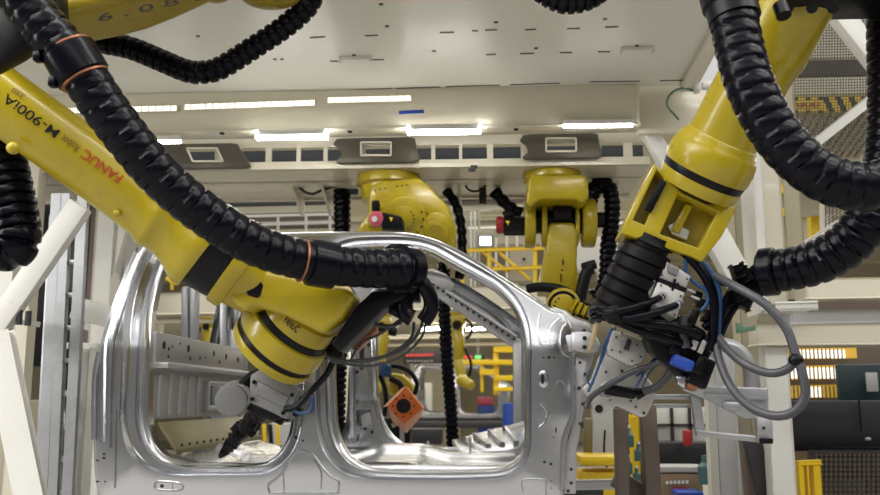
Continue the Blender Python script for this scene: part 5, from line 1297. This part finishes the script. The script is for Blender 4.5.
# second cab shell further down the line
cab2 = thing('truck_cab_shell', (0, 0, 0), 'second bare cab shell far down the line, seen through the front doorway', 'car body')
LOC[cab2.name] = V((0, 0, 0))
sh_ = A(478, 395, 23.0) - A(430, 365, YN)
for src in (near, farp):
    c = src.copy(); COL.objects.link(c); c.parent = cab2
    for ch in src.children: 
        k = ch.copy(); COL.objects.link(k); k.parent = c
cab2.location = V((cab.location.x + sh_.x, cab.location.y + sh_.y, cab.location.z))
mb = MB(); mb.box(A(470, 424.5, 22.6), (6.5, .3, .16), bev=.02); single(mb, 'carrier_skid', 'dark_steel', 'long dark carrier skid under the second cab shell', 'skid')
mb = MB(); mb.box(A(412, 436, 15), (PX(60, 15), .5, PX(15, 15)), bev=.02); single(mb, 'dark_conveyor', 'cabinet_dark', 'dark conveyor bed beyond the first cab, under the orange fixture', 'conveyor')
# yellow guard frame and clutter far behind
yg = thing('yellow_guard', A(500, 395, 18), 'tall yellow guard frame far behind, at the right of the front doorway', 'guard')
for (a, b, w_) in [((496, 347), (496, 395), 5), ((516, 347), (516, 395), 5), ((482, 364), (482, 392), 3)]:
    mb = pbar(A(*a, 18), A(*b, 18), PX(w_, 18), .08); mb.build('upright', 'safety_yellow', yg)
for (a, b, w_) in [((494, 349.5), (530, 349), 5), ((464, 362), (530, 362.5), 5), ((480, 372), (495, 372), 4.5), ((494, 378), (530, 378), 5), ((494, 389), (530, 389), 4)]:
    mb = pbar(A(*a, 17.9), A(*b, 17.9), PX(w_, 18), .08); mb.build('crossbar', 'safety_yellow', yg)
sb = thing('sign_board', A(424, 364, 20), 'dark status board with a glowing red row, far behind the drop hose', 'sign')
mb = MB(); mb.box(A(424, 357, 20), (PX(42, 20), .1, PX(13, 20)), bev=.02); mb.build('board', 'dark_steel', sb)
mb = MB()
for k in range(9): mb.box(A(407 + k * 3.1, 355.5 - k * .1, 19.93), (PX(1.7, 20), .03, PX(2.4, 20)))
mb.build('red_row', 'red_led', sb)
mb = MB()
for k in range(8): mb.box(A(408 + k * 3.4, 361, 19.93), (PX(1.4, 20), .03, PX(1.4, 20)))
mb.build('status_row', 'grey_paint', sb)
sg = thing('sign_board', A(474, 362, 20), 'small status board with red and green lights, right of the far robot arm', 'sign')
mb = MB(); mb.box(A(474, 357, 20), (PX(22, 20), .1, PX(6, 20)), bev=.01); mb.build('board', 'dark_steel', sg)
mb = MB(); mb.box(A(468, 357, 19.93), (PX(8, 20), .03, PX(3, 20))); mb.build('red_row', 'red_led', sg)
mb = MB(); mb.box(A(478, 357, 19.93), (PX(6, 20), .03, PX(3, 20))); mb.build('green_row', 'green_led', sg)
for nm, x, y, w_, h, m_, Y_, lab in [
    ('pink_bundle', 485, 401, 16, 8, 'pink', 24.2, 'pink wrapped bundle inside the second cab shell front doorway'),
    ('blue_crate', 486, 409, 16, 7.5, 'blue', 24.2, 'blue crate under the pink bundle far behind'),
    ('blue_drum', 509, 414, 7, 22, 'blue', 19, 'blue drum standing at the right edge of the front doorway'),
    ('white_cabinet', 428, 398, 8, 30, 'pipe_white', 27, 'white cabinet seen through the rear doorway of the second cab shell'),
    ('white_cabinet', 450, 395, 6, 34, 'pipe_white', 27, 'white cabinet behind the drop hose, near the second cab shell'),
    ('grey_machine', 440, 352, 40, 18, 'beige', 30, 'grey machine far behind, above the second cab shell'),
    ('pale_cabinet', 350, 378, 9, 80, 'cream', 12, 'tall cream cabinet behind the slotted inner pillar of the cab'),
    ('grey_machine', 282, 438, 22, 30, 'grey_paint', 14, 'grey machine seen low through the rear doorway behind the sealing tool')]:
    mb = MB()
    if nm == 'blue_drum':
        p = A(x, y - h / 2, Y_); mb.cyl((p.x, p.y, 0), p, PX(w_ / 2 + 3, Y_), n=24, bev=.03)
    elif nm == 'pink_bundle': mb.box(A(x, y, Y_), (PX(w_, Y_), .4, PX(h, Y_)), bev=.03)
    else:
        p = A(x, y - h / 2, Y_); mb.box((p.x, p.y, p.z / 2), (PX(w_, Y_), .4, p.z), bev=.03)
    single(mb, nm, m_, lab, nm.split('_')[-1])
for i, x in enumerate((264, 270, 277)):
    bar('guard_post', 'safety_yellow' if i != 1 else 'black', (x, 424), (x + 2, 455), 13, PX(4, 13), .05, ['yellow guard post low in the rear doorway, left of the black one', 'black guard post low in the rear doorway between yellow ones', 'yellow guard post low in the rear doorway, right of the black one'][i], 'post')

# more of the far hall: tall cabinets, gantry posts and guard rails in ranks behind the next line
for i, (x, y0, y1, w_, m_, Y_, lab) in enumerate([
    (372, 330, 420, 5, 'cream', 18, 'cream gantry post behind the left far robot'),
    (412, 330, 400, 4, 'cream', 24, 'cream gantry post left of the drop hose, far behind'),
    (478, 330, 365, 3, 'cream', 24, 'cream gantry post right of the far robot arm'),
    (300, 318, 450, 5, 'beige', 18, 'beige gantry post between the doorways, far behind'),
    (160, 322, 345, 4, 'beige', 14, 'beige gantry post above the cab back panel'),
    (232, 322, 350, 4, 'cream', 14, 'cream gantry post behind the wrist of the left robot'),
    (812, 160, 250, 8, 'safety_yellow', 11, 'yellow post behind the mesh between the two dress hoses'),
    (826, 165, 235, 4, 'pipe_white', 11.5, 'white post behind the mesh between the two dress hoses')]):
    vert_post('gantry_post', m_, x, (y0 + y1) / 2, Y_, PX(w_, Y_), .12, A(x, y0, Y_).z, lab, 'post', 'posts of the far hall', A(x, y1, Y_).z if y1 < 440 else 0)
for i, (x0, x1, y, Y_, h, m_, lab) in enumerate([
    (335, 525, 338, 19.5, 3, 'cream', 'cream cross rail of the next line under the far lamps, upper'),
    (335, 525, 346, 21, 3, 'beige', 'beige cross rail of the next line under the far lamps, lower'),
    (140, 250, 322, 13, 4, 'beige', 'beige cross rail above the cab back panel'),
    (800, 880, 170, 12, 3, 'pipe_white', 'thin white rail behind the mesh, upper of two between the dress hoses'),
    (800, 880, 186, 12, 5, 'safety_yellow', 'yellow rail behind the mesh, lower of two between the dress hoses')]):
    bar('cross_rail', m_, (x0, y), (x1, y - (x1 - x0) * .012), Y_, PX(h, Y_), .1, lab, 'rail', 'cross rails of the far hall')

sk = thing('assembly_skid', A(330, 511, 5.6) * 1, 'steel skid carrying the first cab shell, below the picture edge', 'skid')
z0 = A(330, 511, YN).z
for y in (YN + .25, YF - .25):
    mb = MB(); mb.box((-.6, y, z0 - .06), (2.7, .12, .12), bev=.01); mb.build('rail', 'dark_steel', sk)
    for x in (-1.7, .5):
        mb = MB(); mb.box((x, y, (z0 - .12) / 2), (.12, .12, z0 - .12), bev=.01); mb.build('leg', 'dark_steel', sk)
# ================================================================== light, camera, view
def area(name, loc, rot, sx, sy, power, col=(1, 1, 1)):
    l = bpy.data.lights.new(name, 'AREA'); l.shape = 'RECTANGLE'; l.size = sx; l.size_y = sy; l.energy = power; l.color = col
    o = bpy.data.objects.new(name, l); COL.objects.link(o); o.location = loc; o.rotation_euler = rot
    return o
w = bpy.data.worlds.new('hall_air'); scene.world = w; w.use_nodes = True
nt = w.node_tree; bg = nt.nodes['Background']
tc = nt.nodes.new('ShaderNodeTexCoord'); sp = nt.nodes.new('ShaderNodeSeparateXYZ'); rp = nt.nodes.new('ShaderNodeValToRGB')
nt.links.new(tc.outputs['Generated'], sp.inputs['Vector']); nt.links.new(sp.outputs['Z'], rp.inputs['Fac']); nt.links.new(rp.outputs['Color'], bg.inputs['Color'])
rp.color_ramp.elements[0].position = .05; rp.color_ramp.elements[0].color = (.13, .13, .13, 1)
rp.color_ramp.elements[1].position = .55; rp.color_ramp.elements[1].color = (1, .98, .94, 1)
bg.inputs['Strength'].default_value = .75
mb = MB(); mb.box((2, -12, 6), (60, .3, 12)); setting(mb, 'wall_front', 'hall_front')
def strip(x, y, zz, sx, sy, p, rz=0, col=(1, .985, .96)): area('hall_lamp', (x, y, zz), (0, 0, rz), sx, sy, p, col)  # unseen strip lights added out of frame for highlights on the cab
strip(0, 2.7, 5.6, 13, .45, 190)
strip(-4.2, 1.1, 5.5, 4.4, .7, 130)
strip(-4.6, -.9, 5.6, 4.6, .6, 130)
strip(4.5, .6, 5.8, 4.5, .5, 110)
strip(0, -3.2, 6.0, 13, .5, 170)
strip(0, -7, 6.2, 13, .5, 220)
area('hall_lamp', (-6.8, 1.6, 3.4), (radians(65), 0, radians(-62)), .8, 3.5, 110, (1, .98, .93))  # unseen side light added to whiten the rear pillar
for y, e in ((8.9, 75), (13.5, 60), (16.2, 110), (19, 190), (26, 190)): area('far_hall_lamp', (2, y, 4.0 if y > 15 else (4.8 if y > 10 else 3.9)), (0, 0, 0), 14, .4, e, (1, .93, .78))  # area lights added to brighten the far hall and second cab
area('gallery_lamp', (5.2, 7.4, 5.0), (0, 0, 0), 2.5, .4, 18, (1, .93, .8))  # unseen area light over the gallery
cd = bpy.data.cameras.new('camera'); cd.sensor_width = 36; cd.lens = 36 * F / 880; cd.clip_end = 200
cam = bpy.data.objects.new('camera', cd); COL.objects.link(cam); cam.location = CAM; cam.rotation_euler = ROT.to_euler()
cd.dof.use_dof = True; cd.dof.focus_distance = 4.6; cd.dof.aperture_fstop = 2.4
scene.camera = cam
scene.view_settings.view_transform = 'Standard'; scene.view_settings.look = 'None'
scene.view_settings.gamma = 1; scene.view_settings.exposure = 0.45; scene.view_settings.use_curve_mapping = False
scene.cycles.use_denoising = True
scene.cycles.max_bounces = 8
